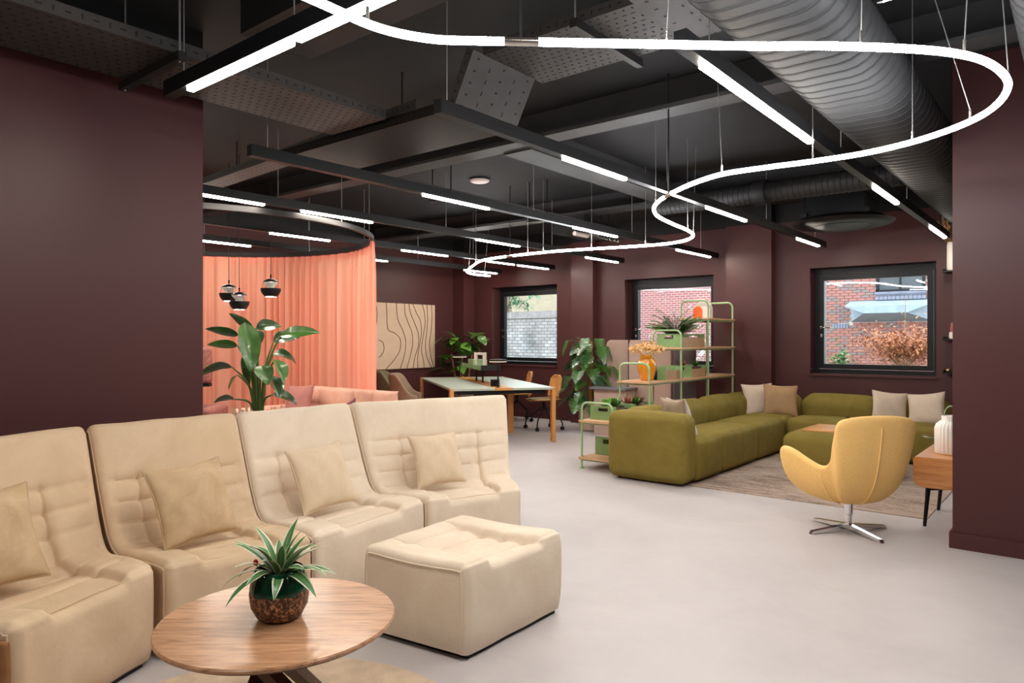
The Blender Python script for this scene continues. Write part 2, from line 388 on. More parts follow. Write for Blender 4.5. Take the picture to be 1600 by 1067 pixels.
# ------------------------------------------------------------------ mesh builder
class MB:
    def __init__(s):
        s.v = []; s.f = []; s.uv = None
    def add(s, verts, faces, mat=None):
        o = len(s.v)
        if mat is not None:
            verts = [mat @ Vector(q) for q in verts]
        s.v += [tuple(q) for q in verts]
        s.f += [tuple(i + o for i in f) for f in faces]
        return s
    def box(s, c, d, rz=0, mat=None):
        hx, hy, hz = d[0] / 2, d[1] / 2, d[2] / 2
        vs = [(x, y, z) for x in (-hx, hx) for y in (-hy, hy) for z in (-hz, hz)]
        fs = [(0, 1, 3, 2), (4, 6, 7, 5), (0, 4, 5, 1), (2, 3, 7, 6), (0, 2, 6, 4), (1, 5, 7, 3)]
        T = Matrix.Translation(c) @ Matrix.Rotation(rz, 4, 'Z')
        if mat is not None:
            T = mat @ T
        return s.add(vs, fs, T)
    def bx(s, x0, x1, y0, y1, z0, z1):
        return s.box(((x0 + x1) / 2, (y0 + y1) / 2, (z0 + z1) / 2), (x1 - x0, y1 - y0, z1 - z0))
    def tube(s, pts, r, n=8, closed=False, cap=True, mat=None):
        pts = [Vector(q) for q in pts]
        rs = r if isinstance(r, (list, tuple)) else [r] * len(pts)
        N = len(pts)
        vs = []; fs = []
        up = None
        for i, q in enumerate(pts):
            if closed:
                t = (pts[(i + 1) % N] - pts[i - 1]).normalized()
            else:
                t = (pts[min(i + 1, N - 1)] - pts[max(i - 1, 0)]).normalized()
            if up is None:
                up = Vector((0, 0, 1)) if abs(t.z) < 0.9 else Vector((1, 0, 0))
            a = t.cross(up)
            if a.length < 1e-5:
                a = t.orthogonal()
            a.normalize()
            b = a.cross(t).normalized()
            up = b
            for k in range(n):
                an = 2 * PI * k / n
                vs.append(q + a * (rs[i] * math.cos(an)) + b * (rs[i] * math.sin(an)))
        M_ = N if closed else N - 1
        for i in range(M_):
            j = (i + 1) % N
            for k in range(n):
                l = (k + 1) % n
                fs.append((i * n + k, i * n + l, j * n + l, j * n + k))
        if cap and not closed:
            fs.append(tuple(range(n - 1, -1, -1)))
            fs.append(tuple((N - 1) * n + k for k in range(n)))
        return s.add(vs, fs, mat)
    def lathe(s, prof, n=24, c=(0, 0, 0), ribs=0, ribd=0.0, mat=None):
        vs = []; fs = []
        for (r, z) in prof:
            for k in range(n):
                an = 2 * PI * k / n
                rr = r * (1 + ribd * math.cos(ribs * an)) if ribs else r
                vs.append((c[0] + rr * math.cos(an), c[1] + rr * math.sin(an), c[2] + z))
        for i in range(len(prof) - 1):
            for k in range(n):
                l = (k + 1) % n
                fs.append((i * n + k, i * n + l, (i + 1) * n + l, (i + 1) * n + k))
        if prof[0][0] > 1e-4:
            fs.append(tuple(range(n - 1, -1, -1)))
        if prof[-1][0] > 1e-4:
            fs.append(tuple((len(prof) - 1) * n + k for k in range(n)))
        return s.add(vs, fs, mat)
    def prism(s, poly, z0, z1, mat=None):
        n = len(poly)
        vs = [(x, y, z0) for x, y in poly] + [(x, y, z1) for x, y in poly]
        fs = [tuple(range(n - 1, -1, -1)), tuple(range(n, 2 * n))]
        fs += [(k, (k + 1) % n, n + (k + 1) % n, n + k) for k in range(n)]
        return s.add(vs, fs, mat)
    def grid(s, rows, mat=None, wrap=False):
        nr = len(rows); nc = len(rows[0])
        vs = [q for r in rows for q in r]
        fs = []
        for i in range(nr - 1):
            for j in range(nc if wrap else nc - 1):
                l = (j + 1) % nc
                fs.append((i * nc + j, i * nc + l, (i + 1) * nc + l, (i + 1) * nc + j))
        return s.add(vs, fs, mat)
    def soft_box(s, c, d, r=0.06, puff=0.02, n=9, mat=None, rz=0):
        hx, hy, hz = d[0] / 2, d[1] / 2, d[2] / 2
        r = min(r, hx, hy, hz)
        T = Matrix.Translation(c) @ Matrix.Rotation(rz, 4, 'Z')
        if mat is not None:
            T = mat @ T
        def warp(x, y, z):
            q = Vector((x * hx, y * hy, z * hz))
            inner = Vector((max(-hx + r, min(hx - r, q.x)), max(-hy + r, min(hy - r, q.y)), max(-hz + r, min(hz - r, q.z))))
            dlt = q - inner
            if dlt.length > 1e-9:
                q = inner + dlt.normalized() * r
            bx = (1 - y * y) * (1 - z * z); by = (1 - x * x) * (1 - z * z); bz = (1 - x * x) * (1 - y * y)
            q.x += puff * bx * x ** 3; q.y += puff * by * y ** 3; q.z += puff * bz * z ** 3
            return q
        rx, ry, rz_ = r / hx, r / hy, r / hz
        def ticks(rr):
            t = [-1 + rr * (1 - math.cos(PI / 2 * k / 4)) * 1.0 for k in range(4)]
            t = [-1 + rr * (k / 4) for k in range(4)]
            mid = [-1 + rr + (2 - 2 * rr) * k / n for k in range(n + 1)]
            return t + mid + [-q for q in reversed(t)]
        tx, ty, tz = ticks(rx), ticks(ry), ticks(rz_)
        for sgn in (-1, 1):
            g = [[warp(x, y, sgn) for x in (tx if sgn > 0 else tx[::-1])] for y in ty]
            s.grid(g, T)
            g = [[warp(x, sgn, z) for x in (tx if sgn < 0 else tx[::-1])] for z in tz]
            s.grid(g, T)
            g = [[warp(sgn, y, z) for y in (ty if sgn > 0 else ty[::-1])] for z in tz]
            s.grid(g, T)
        return s
    def mesh(s, name, mat, smooth=True, weld=False, angle=40):
        me = bpy.data.meshes.new(name)
        me.from_pydata(s.v, [], s.f)
        if weld:
            bm = bmesh.new(); bm.from_mesh(me)
            bmesh.ops.remove_doubles(bm, verts=bm.verts, dist=1e-4)
            bmesh.ops.recalc_face_normals(bm, faces=bm.faces)
            bm.to_mesh(me); bm.free()
        if mat is not None:
            me.materials.append(mat)
        if smooth:
            me.polygons.foreach_set('use_smooth', [True] * len(me.polygons))
            try:
                me.set_sharp_from_angle(angle=R(angle))
            except Exception:
                pass
        me.update()
        return me
    def build(s, name, mat, parent=None, smooth=True, weld=False, angle=40):
        o = bpy.data.objects.new(name, s.mesh(name, mat, smooth, weld, angle))
        COL.objects.link(o)
        if parent is not None:
            o.parent = parent
        return o

def thing(name, label, cat, loc=(0, 0, 0), rz=0, group=None):
    o = bpy.data.objects.new(name, None)
    COL.objects.link(o)
    o.empty_display_size = 0.1
    o.location = loc
    o.rotation_euler = (0, 0, rz)
    o['label'] = label; o['category'] = cat
    if group: o['group'] = group
    return o

def tag(o, label, cat, group=None):
    o['label'] = label; o['category'] = cat
    if group: o['group'] = group
    return o

def struct(o):
    o['kind'] = 'structure'
    return o

def inst(me, name, parent, mw=None):
    o = bpy.data.objects.new(name, me)
    COL.objects.link(o)
    o.parent = parent
    if mw is not None:
        o.matrix_basis = mw
    return o

def arc(c, r, a0, a1, n, z):
    return [(c[0] + r * math.cos(a0 + (a1 - a0) * k / n), c[1] + r * math.sin(a0 + (a1 - a0) * k / n), z) for k in range(n + 1)]

def catmull(P, per=8, closed=False):
    P = [Vector(q) for q in P]
    out = []
    N = len(P)
    rng = N if closed else N - 1
    for i in range(rng):
        p0 = P[i - 1] if (i > 0 or closed) else P[0]
        p1 = P[i]; p2 = P[(i + 1) % N]
        p3 = P[(i + 2) % N] if (closed or i + 2 < N) else P[-1]
        for k in range(per):
            t = k / per
            out.append(0.5 * ((2 * p1) + (p2 - p0) * t + (2 * p0 - 5 * p1 + 4 * p2 - p3) * t * t + (3 * p1 - p0 - 3 * p2 + p3) * t ** 3))
    if not closed:
        out.append(P[-1])
    return out

def resample(pts, n):
    L = [0]
    for a, b in zip(pts, pts[1:]):
        L.append(L[-1] + (Vector(b) - Vector(a)).length)
    out = []; j = 0
    for k in range(n + 1):
        t = L[-1] * k / n
        while j < len(L) - 2 and L[j + 1] < t:
            j += 1
        u = (t - L[j]) / max(1e-9, L[j + 1] - L[j])
        out.append(Vector(pts[j]).lerp(Vector(pts[j + 1]), u))
    return out, L[-1]

def smooth01(x):
    x = max(0, min(1, x))
    return x * x * (3 - 2 * x)

# ------------------------------------------------------------------ room shell
CEIL = 3.25
XW, XE, YS, YN = -9.3, 3.5, -4.0, 9.9
struct(MB().bx(XW - .3, XE + .3, YS - .3, YN + .25, -0.2, 0).build('floor', M['floor'], smooth=False))
struct(MB().bx(XW - .3, XE + .3, YS - .3, YN + .4, CEIL, CEIL + .2).build('ceiling', M['black_paint'], smooth=False))
WINS = [(-8.58, -7.10), (-5.76, -4.27), (-2.905, -1.43)]
WZ0, WZ1 = 0.93, 2.345
b = MB()
xs = [XW - .3] + [q for w in WINS for q in w] + [XE + .3]
for k in range(0, len(xs), 2):
    b.bx(xs[k], xs[k + 1], YN, YN + .34, 0, CEIL)
for a, c in WINS:
    b.bx(a, c, YN, YN + .34, 0, WZ0)
    b.bx(a, c, YN, YN + .34, WZ1, CEIL)
b.bx(-6.70, -6.27, YN - .15, YN, 0, CEIL)
b.bx(-4.02, -3.37, YN - .15, YN, 0, CEIL)
b.bx(XW, -9.02, YN - .3, YN, 0, CEIL)
struct(b.build('wall_north', M['wall_two'], smooth=False))
struct(MB().bx(XW - .3, XW, YS - .3, YN, 0, CEIL).build('wall_west', M['wall_two'], smooth=False))
struct(MB().bx(XW, XE, YS - .3, YS, 0, CEIL).build('wall_south', M['wall'], smooth=False))
struct(MB().bx(XE, XE + .3, YS - .3, YN, 0, CEIL).build('wall_east', M['wall'], smooth=False))
struct(MB().bx(-4.38, -4.15, YS, 2.115, 0, CEIL).build('wall_left', M['wall_two'], smooth=False))
struct(MB().bx(-0.70, XE, 5.50, 5.76, 0, CEIL).build('wall_right', M['wall'], smooth=False))
b = MB()
b.bx(-0.718, XE, 5.482, 5.50, 0, 0.105); b.bx(-0.718, -0.70, 5.50, 5.76, 0, 0.105)
struct(b.build('baseboard_right', M['wall'], smooth=False))
b = MB()
for x0, x1, y in [(-9.02, -6.70, YN), (-6.70, -6.27, YN - .15), (-6.27, -4.02, YN), (-4.02, -3.37, YN - .15), (-3.37, XE, YN)]:
    b.bx(x0, x1, y - .016, y, 0, 0.105)
struct(b.build('baseboard_north', M['wall'], smooth=False))
struct(MB().bx(XW, XW + .016, YS, YN - .3, 0, 0.105).build('baseboard_west', M['wall'], smooth=False))
struct(MB().bx(-4.15, -4.134, YS, 2.115, 0, 0.105).build('baseboard_left', M['wall'], smooth=False))

b = MB()
b.bx(XW, XE, 4.48, 4.50 + .18, 3.0, 3.03); b.bx(XW, XE, 4.62, 4.66, 3.03, CEIL)
struct(b.build('ceiling_beam', M['beam_grey'], smooth=False))
b = MB()
b.bx(XW, XE, 7.52, 7.80, 3.0, 3.03); b.bx(XW, XE, 7.72, 7.78, 3.03, CEIL)
struct(b.build('ceiling_beam', M['beam_grey'], smooth=False))
b = MB()
b.bx(-3.92, -3.62, 4.68, 7.52, 2.985, 3.02); b.bx(-3.8, -3.74, 4.68, 7.52, 3.02, CEIL)
struct(b.build('ceiling_beam', M['beam_grey'], smooth=False))

# windows
def make_window(n, x0, x1):
    root = bpy.data.objects.new('window_%d' % n, None)
    COL.objects.link(root)
    root.location = ((x0 + x1) / 2, YN + .25, WZ0)
    struct(root)
    w = x1 - x0; h = WZ1 - WZ0
    f = MB()
    t = .055
    f.bx(-w / 2, w / 2, -.02, .07, 0, t); f.bx(-w / 2, w / 2, -.02, .07, h - t - .03, h)
    f.bx(-w / 2, -w / 2 + t, -.02, .07, t, h - t - .03); f.bx(w / 2 - t, w / 2, -.02, .07, t, h - t - .03)
    f.build('window_frame', M['frame'], root, smooth=False)
    f = MB(); q = t + .006; s_ = .065; hh = h - t - .03 - .006
    f.bx(-w / 2 + q, w / 2 - q, -.045, .04, q, q + s_); f.bx(-w / 2 + q, w / 2 - q, -.045, .04, hh - s_, hh)
    f.bx(-w / 2 + q, -w / 2 + q + s_, -.045, .04, q + s_, hh - s_); f.bx(w / 2 - q - s_, w / 2 - q, -.045, .04, q + s_, hh - s_)
    sash = f.build('window_sash', M['frame'], root, smooth=False)
    MB().bx(-w / 2 + q + s_, w / 2 - q - s_, 0.0, 0.008, q + s_, hh - s_).build('window_pane', M['glass'], root, smooth=False)
    hx = -w / 2 + q + s_ * .5
    hd = MB()
    hd.lathe([(.02, 0), (.02, .012)], 14, mat=Matrix.Translation((hx, -.045, .62)) @ Matrix.Rotation(R(90), 4, 'X'))
    hd.tube([(hx, -.05, .62), (hx, -.085, .62), (hx + .02, -.095, .62), (hx + .13, -.095, .62)], .009, 8)
    hd.build('window_handle', M['steel'], root)
    hd = MB()
    hd.prism([(.013 * math.cos(a * PI / 8), .026 * math.sin(a * PI / 8)) for a in range(16)], 0, .01, Matrix.Translation((hx, -.045, .51)) @ Matrix.Rotation(R(90), 4, 'X'))
    hd.build('lock_plate', M['steel'], root)
    sl = MB().bx(x0 - .015, x1 + .015, YN - .03, YN + .23, WZ0 - .028, WZ0 + .001)
    struct(sl.build('trim_%d' % n, M['wall'], smooth=False))
for n, (a, c) in enumerate(WINS):
    make_window(n + 1, a, c)

# ------------------------------------------------------------------ outdoors
struct(MB().bx(-60, 40, 10.6, 80, -0.5, -0.35).build('ground_outside', M['ground'], smooth=False))

YB = 22.0
bld = thing('brick_building', 'red brick building with slate porch hood seen through the rightmost window', 'building', (-4.7, YB, -0.35))
MB().bx(-10.5, -1.8, 0.02, .6, 0, 9).build('far_wall', M['red_brick'], bld, smooth=False)
MB().bx(-1.8, 3.2, 0.02, .6, 0, 9).build('brick_wall', M['mortar'], bld, smooth=False)
# single bricks, running bond, the part seen through the window
BW, BH = 0.225, 0.078
bm_a = MB().box((0, 0, 0), (BW - .014, .05, BH - .014)).mesh('brick', M['brick_red'], smooth=False)
bm_b = MB().box((0, 0, 0), (BW - .014, .05, BH - .014)).mesh('brick', M['brick_grey'], smooth=False)
cells = []
for r_ in range(10, 56):
    for c_ in range(-8, 10):
        x = c_ * BW + (BW / 2 if r_ % 2 else 0); z = r_ * BH
        if 0.05 < x < 1.3 and z > 2.95: continue
        if -.66 < x < 1.45 and 2.2 < z < 2.88: continue
        if -1.12 < x < -.66 and 2.05 < z < 2.2: continue
        if -1.0 < x < -.75 and z < 1.33: continue
        cells.append((x, z))
rb = random.Random(3)
cells.sort(key=lambda q: abs(q[0] - 0.0) * .8 + abs(q[1] - 2.5) + (1.2 if (q[0] > -.3 and q[1] < 2.2) else 0))
for x, z in cells[:298]:
    inst(bm_a if rb.random() < .68 else bm_b, 'brick', bld, Matrix.Translation((x, rb.uniform(-.004, .004), z)))
rest = MB()
for x, z in cells[298:]:
    rest.box((x, 0, z), (BW - .014, .05, BH - .014))
ro = rest.build('brick_courses', M['brick_red'], bld, smooth=False); ro['kind'] = 'stuff'
# upper window
w = MB(); w.bx(.05, .12, -.06, .05, 3.1, 4.6); w.bx(1.2, 1.27, -.06, .05, 3.1, 4.6); w.bx(.05, 1.27, -.06, .05, 3.06, 3.13)
w.bx(.64, .68, -.05, .05, 3.1, 4.6); w.bx(.05, 1.27, -.05, .05, 3.62, 3.66)
wf = w.build('window_frame', M['frame'], bld, smooth=False)
MB().bx(.1, 1.22, .0, .012, 3.1, 4.6).build('window_pane', plain('dark_pane', (.03, .035, .045), .08, vary=.2, scale=2), wf, smooth=False)
w = MB(); w.bx(.03, 1.3, -.12, .03, 3.0, 3.07); w.bx(.03, 1.3, -.09, .03, 2.96, 3.0)
w.build('window_sill', M['blue_brick'], bld, smooth=False)
for k in range(12):
    inst(bpy.data.meshes.get('sill_brick') or MB().box((0, 0, 0), (.095, .14, .1)).mesh('sill_brick', M['blue_brick'], smooth=False), 'sill_brick', bld, Matrix.Translation((.09 + k * .105, -.03, 2.9)))
# slate hood (sloping lid with splayed cheeks)
hd = MB()
x0, x1 = -.62, 1.45
hd.add([(x0, 0, 2.84), (x1, 0, 2.84), (x1, -.7, 2.66), (x0, -.7, 2.66), (x0, 0, 2.24), (x1, 0, 2.24), (x1 - .5, -.7, 2.46), (x0 + .5, -.7, 2.46), (x0 + .5, 0, 2.24)],
       [(0, 3, 2, 1), (3, 7, 6, 2), (0, 4, 7, 3), (1, 2, 6, 5), (4, 5, 6, 7)])
hd.build('porch_hood', M['slate'], bld, smooth=False)
for k in range(6):
    MB().box((-1.09 + k * .076, -.01, 2.125), (.066, .06, .135)).build('band_brick', M['blue_brick'], bld, smooth=False)
MB().bx(-.98, -.78, -.02, .03, .6, 1.3).build('opening', M['hole'], bld, smooth=False)

def leaf_cloud(name, mat, parent, pts, size, rnd, squash=.5):
    b = MB()
    for q in pts:
        T = Matrix.Translation(q) @ Matrix.Rotation(rnd.uniform(0, 6.28), 4, 'Z') @ Matrix.Rotation(rnd.uniform(-1, 1), 4, 'X')
        s_ = size * rnd.uniform(.6, 1.3)
        b.add([(-s_ * squash, 0, 0), (0, -s_ * .9, .0), (s_ * squash, 0, 0), (0, s_, -.15 * s_)], [(0, 1, 2, 3)], T)
    o = b.build(name, mat, parent, smooth=False)
    o['kind'] = 'stuff'
    return o

rd = random.Random(11)
mp = thing('maple_tree', 'rust orange autumn maple in front of the red brick building', 'tree', (-2.98, 16.5, .10))
b = MB()
tips = []
for k in range(9):
    a = k * 2.4; L = rd.uniform(.5, .9)
    p1 = Vector((.05 * math.cos(a), .05 * math.sin(a), .7))
    p2 = p1 + Vector((.45 * L * math.cos(a), .45 * L * math.sin(a), .5 * L))
    p3 = p2 + Vector((.5 * L * math.cos(a + .4), .5 * L * math.sin(a + .4), .25 * L))
    b.tube([(0, 0, .3), p1, p2, p3], [.04, .03, .018, .006], 5)
    tips += [p2, p3, p1 + (p2 - p1) * .7]
b.tube([(0, 0, -.45), (.03, 0, .4), (0, 0, .8)], [.08, .05, .035], 6)
b.tube([(0, 0, .8), (.03, 0, 1.5), (.05, 0, 2.2)], [.02, .012, .004], 5)
b.build('trunk', M['bark'], mp)
pts = []
for k in range(4200):
    t = rd.choice(tips)
    pts.append(t + Vector((rd.gauss(0, .17), rd.gauss(0, .17), rd.gauss(0.06, .13))))
leaf_cloud('foliage', M['maple'], mp, pts, .042, rd)

sh = thing('garden_shrub', 'small leafy green shrub at the foot of the red brick building', 'shrub', (-5.45, 21.4, -.35))
leaf_cloud('foliage', M['ivy'], sh, [Vector((rd.gauss(0, .16), rd.gauss(0, .12), abs(rd.gauss(.75, .35)))) for _ in range(500)], .07, rd)
MB().tube([(0, 0, 0), (.02, 0, .5), (0, 0, 1.0)], [.03, .02, .008], 5).build('stem', M['bark'], sh)

sh = thing('variegated_bush', 'pale variegated bush outside the middle window behind the green shelves', 'shrub', (-8.0, 17.2, -.35))
leaf_cloud('foliage', plain('pale_variegated_leaf', (.42, .46, .44), .6, vary=.6, scale=9), sh, [Vector((rd.gauss(0, .8), rd.gauss(0, .2), abs(rd.gauss(1.0, .45)))) for _ in range(900)], .1, rd, .25)
MB().tube([(0, 0, 0), (.02, 0, .6), (0, 0, 1.1)], [.04, .02, .008], 5).build('stem', M['bark'], sh)

gw = thing('garden_wall', 'weathered white brick garden wall with grey coping outside the leftmost window', 'wall', (-17, 18, -.35))
MB().bx(-6, 4.6, 0, .3, 0, 2.42).build('brick_face', M['white_brick'], gw, smooth=False)
for k in range(15):
    MB().bx(-6 + k * .707 + .005, -6 + (k + 1) * .707 - .005, -.05, .35, 2.42, 2.64).build('coping_stone', M['coping'], gw, smooth=False)
yb = thing('yellow_brick_building', 'yellow brick building beyond the white garden wall and the conifer', 'building', (-26, 31, -.35))
MB().bx(-10, 10, 0, 1, 0, 5.1).build('brick_face', M['yellow_brick'], yb, smooth=False)
MB().bx(-10, 10, -.15, 1, 5.1, 5.3).build('parapet', M['coping'], yb, smooth=False)
cf = thing('conifer', 'bluish green conifer showing above the white garden wall', 'tree', (-18.6, 22.5, -.35))
pts = []
for k in range(34):
    z = rd.uniform(1.8, 4.2); a = rd.uniform(0, 6.28); L = rd.uniform(.8, 1.5)
    for q in range(50):
        t = rd.random()
        pts.append(Vector((L * t * math.cos(a), L * t * math.sin(a), z - .35 * t * t)) + Vector((rd.gauss(0, .09), rd.gauss(0, .09), rd.gauss(0, .06))))
leaf_cloud('foliage', M['conifer'], cf, pts, .13, rd, .25)
MB().tube([(0, 0, 0), (0, 0, 4.4)], [.12, .02], 6).build('trunk', M['bark'], cf)

# ------------------------------------------------------------------ ceiling services
TZ = 2.55
def track(x, y0, y1, segs, label, wires, along='Y', group='ceiling light tracks'):
    root = thing('light_track', label, 'light', (0, 0, TZ), 0, group)
    def P(a, c, z): return (x + c, a, z) if along == 'Y' else (a, x + c, z)
    def bar(b, a0, a1, c0, c1, z0, z1):
        if along == 'Y': b.bx(x + c0, x + c1, a0, a1, z0, z1)
        else: b.bx(a0, a1, x + c0, x + c1, z0, z1)
    h = MB()
    bar(h, y0, y1, -.028, .028, .012, .085)
    h.build('track_housing', M['black_metal'], root, smooth=False)
    for a, c in segs:
        g = MB(); bar(g, a, c, -.016, .016, -.004, .0125)
        g.build('light_diffuser', M['warm'], root, smooth=False)
    for a in wires:
        MB().tube([P(a, 0, .085), P(a, 0, CEIL - TZ)], .003, 5).build('suspension_wire', M['wire'], root)
    return root
track(-1.27, 2.62, 9.55, [(2.83, 4.34), (5.95, 6.77), (8.47, 9.39)], 'light track nearest the spiral duct, with three warm strips', [2.9, 5.0, 7.2, 9.2])
track(-2.61, 2.58, 9.5, [(3.72, 4.49), (5.92, 6.82), (8.43, 9.24)], 'light track crossed by the white tube over the green sofa', [2.65, 5.15, 7.4, 9.1])
track(-4.15, 2.42, 9.75, [(3.945, 4.74), (6.09, 6.95), (8.47, 9.5)], 'light track hung between the two white ceiling discs and the desk', [2.55, 5.4, 7.3, 9.2])
track(-5.53, 2.4, 9.45, [(2.79, 3.36), (3.74, 4.55), (6.10, 6.90), (8.43, 9.29)], 'light track passing over the near edge of the curtain ring', [3.5, 5.6, 7.6])
track(-6.95, .4, 9.6, [(.6, 1.4), (1.6, 2.4), (2.6, 3.45), (4.3, 5.08), (6.22, 7.06), (7.9, 8.54), (8.64, 9.44)], 'light track across the middle of the curtain ring', [3.5, 5.6, 7.6])  # strips before the ring are added, hidden by the left wall, to brighten the curtain
track(-8.12, .4, 9.6, [(.8, 1.6), (1.8, 2.6), (2.8, 3.7), (3.95, 4.75), (6.66, 6.97), (8.66, 9.49)], 'light track furthest from the spiral duct, above the far part of the coral curtain', [3.5, 5.6, 7.6])  # lengthened start and its hidden strips are added for more light inside the ring
track(1.59, -3.45, 3.0, [(-3.24, -2.42), (-2.375, -1.55), (-1.1, -.3), (.3, 1.1), (1.6, 2.4)], 'light track running out from above the left wall, across the other tracks', [-3.3, -2.4, -.9, .7], 'X')

track(-1.3, -3.5, .5, [(-3.3, -2.5), (-2.3, -1.5), (-1.2, -.4)], 'added unseen light track behind the viewpoint, parallel to the one at the left wall', [-3.3, -1.8, -.2], 'X')  # extra track out of view, put in to brighten the footstool's dark side

# white flexible tube
NZ = 2.4
ctrl = [(-1.74, .75), (-1.775, 1.05), (-1.785, 1.30), (-1.78, 1.50), (-1.71, 1.66), (-1.60, 1.77), (-1.50, 1.86), (-1.35, 1.995), (-1.12, 2.20), (-.886, 2.41), (-.70, 2.56), (-.52, 2.73), (-.385, 2.885), (-.30, 3.04), (-.255, 3.22),
        (-.245, 3.41), (-.285, 3.61), (-.365, 3.79), (-.50, 3.95), (-.70, 4.09), (-.943, 4.17), (-1.209, 4.175), (-1.453, 4.15), (-1.735, 4.15), (-2.003, 4.29), (-2.266, 4.50), (-2.458, 4.70),
        (-2.615, 4.94), (-2.736, 5.24), (-2.81, 5.63), (-2.87, 6.07), (-2.96, 6.39), (-3.12, 6.63), (-3.313, 6.76), (-3.55, 6.80), (-3.91, 6.75), (-4.324, 6.645), (-4.793, 6.57), (-5.341, 6.59), (-5.77, 6.66), (-6.09, 6.79),
        (-6.53, 7.14), (-7.10, 7.63), (-7.33, 7.93), (-7.40, 8.2), (-7.385, 8.47)]
path = catmull([(x, y, 0) for x, y in ctrl], 8)
path, plen = resample(path, 460)
nl = thing('tube_light', 'glowing white flexible tube light winding below the ceiling', 'light', (0, 0, NZ))
joints = []
def nearest(x, y):
    return min(range(len(path)), key=lambda i: (path[i].x - x) ** 2 + (path[i].y - y) ** 2)
J = sorted(nearest(*q) for q in [(-1.49, 1.868), (-2.27, 4.50), (-5.42, 6.60)])
cuts = [0] + J + [len(path) - 1]
for i in range(len(cuts) - 1):
    a = cuts[i] + (2 if i else 0); c = cuts[i + 1] - (2 if i < len(cuts) - 2 else 0)
    MB().tube(path[a:c + 1], .0135, 10).build('light_tube', M['neon'], nl)
for j in J:
    MB().tube([path[j - 2], path[j], path[j + 2]], .0145, 10).build('clear_joint', M['steel'], nl)
    MB().tube([path[j] + Vector((0, 0, .015)), (path[j].x, path[j].y, CEIL - NZ)], .005, 6).build('hanging_rod', M['black_metal'], nl)
for x, y, dx, dy in [(-1.77, 1.45, 0, 0), (-1.124, 2.20, .05, .0), (-.6, 2.65, .02, -.02), (-.34, 2.96, .04, 0), (-.25, 3.4, -.05, 0), (-.42, 3.87, -.2, -.1), (-.70, 4.09, 0, 0), (-1.209, 4.175, 0, 0), (-1.735, 4.14, -.06, .05), (-2.5, 4.76, 0, 0), (-2.87, 6.07, 0, 0),
                     (-2.96, 6.39, .03, 0), (-3.7, 6.79, 0, 0), (-4.3, 6.65, 0, 0), (-4.9, 6.57, 0, 0), (-5.15, 6.58, 0, 0), (-6.3, 6.95, 0, 0), (-7.3, 7.9, .05, 0), (-7.39, 8.35, .1, 0)]:
    i = nearest(x, y); q = path[i]
    wv = MB().tube([q + Vector((0, 0, .05)), (q.x + dx, q.y + dy, CEIL - NZ)], .0022, 5).build('suspension_wire', M['wire'], nl)
    MB().tube([q + Vector((0, 0, .012)), q + Vector((0, 0, .055))], .006, 8).build('wire_clip', M['steel'], nl)

# perforated cable trays
def slots(b, T, L, W, step=.05, rows=9):
    ny = int(L / step)
    for i in range(ny):
        for j in range(rows):
            x = -W / 2 + W * (j + .5) / rows
            y = -L / 2 + (i + .5) * step + (step / 2 if j % 2 else 0)
            if j % 2: d = (.010, .026)
            else: d = (.020, .012)
            b.add([(x - d[0] / 2, y - d[1] / 2, -.0015), (x + d[0] / 2, y - d[1] / 2, -.0015), (x + d[0] / 2, y + d[1] / 2, -.0015), (x - d[0] / 2, y + d[1] / 2, -.0015)], [(0, 3, 2, 1)], T)

def cable_tray(root, L, W, T, rows=9, step=.05, mat='tray_metal'):
    b = MB()
    b.box((0, 0, .0015), (W, L, .003), mat=T)
    b.box((-W / 2, 0, .03), (.003, L, .06), mat=T); b.box((W / 2, 0, .03), (.003, L, .06), mat=T)
    b.build('tray_plate', M[mat], root, smooth=False)
    h = MB(); slots(h, T, L, W, step, rows)
    n = int(L / .055)
    for s_ in (-1, 1):
        for i in range(n):
            y = -L / 2 + (i + .5) * .055; x = s_ * (W / 2 + .0018)
            dy, dz = ((.013, .004) if i % 2 else (.004, .012))
            h.add([(x, y - dy, .03 - dz), (x, y + dy, .03 - dz), (x, y + dy, .03 + dz), (x, y - dy, .03 + dz)], [(0, 1, 2, 3)], T)
    o = h.build('slots', M['hole'], root, smooth=False)
    o['kind'] = 'stuff'
t1 = thing('cable_tray', 'perforated cable tray hung along the top of the left wall', 'cable tray', (-3.6, .4, 2.74))
cable_tray(t1, 4.9, .54, Matrix.Translation((0, 0, 0)), 10)
for y in (-1.6, 1.17):
    b = MB(); b.bx(-.33, .33, y - .02, y + .02, -.045, -.006)
    b.build('support_channel', M['grey_metal'], t1, smooth=False)
    for s_ in (-.3, .3):
        MB().tube([(s_, y, -.05), (s_, y, CEIL - 2.74)], .005, 6).build('threaded_rod', M['wire'], t1)
t2 = thing('cable_tray', 'perforated cable tray sloping down beside the beam and running to the spiral duct', 'cable tray', (-2.8, 3.2, 2.72))
cable_tray(t2, 1.0, .58, Matrix.Translation((.56, .17, .33)) @ Matrix.Rotation(R(90), 4, 'Z'), 11)
sl = Matrix.Translation((-.02, .0, .165)) @ Matrix.Rotation(R(90), 4, 'Z') @ Matrix.Rotation(R(-62), 4, 'X')
cable_tray(t2, .38, .58, Matrix.Translation((0, .08, 0)) @ sl, 5, .07)
cable_tray(t2, 1.7, .56, Matrix.Translation((-.98, .0, -.005)) @ Matrix.Rotation(R(90), 4, 'Z'), 5, .12, 'tray_shaded')
cable_tray(t2, 2.0, .6, Matrix.Translation((1.36, -.55, .33)), 5, .1)
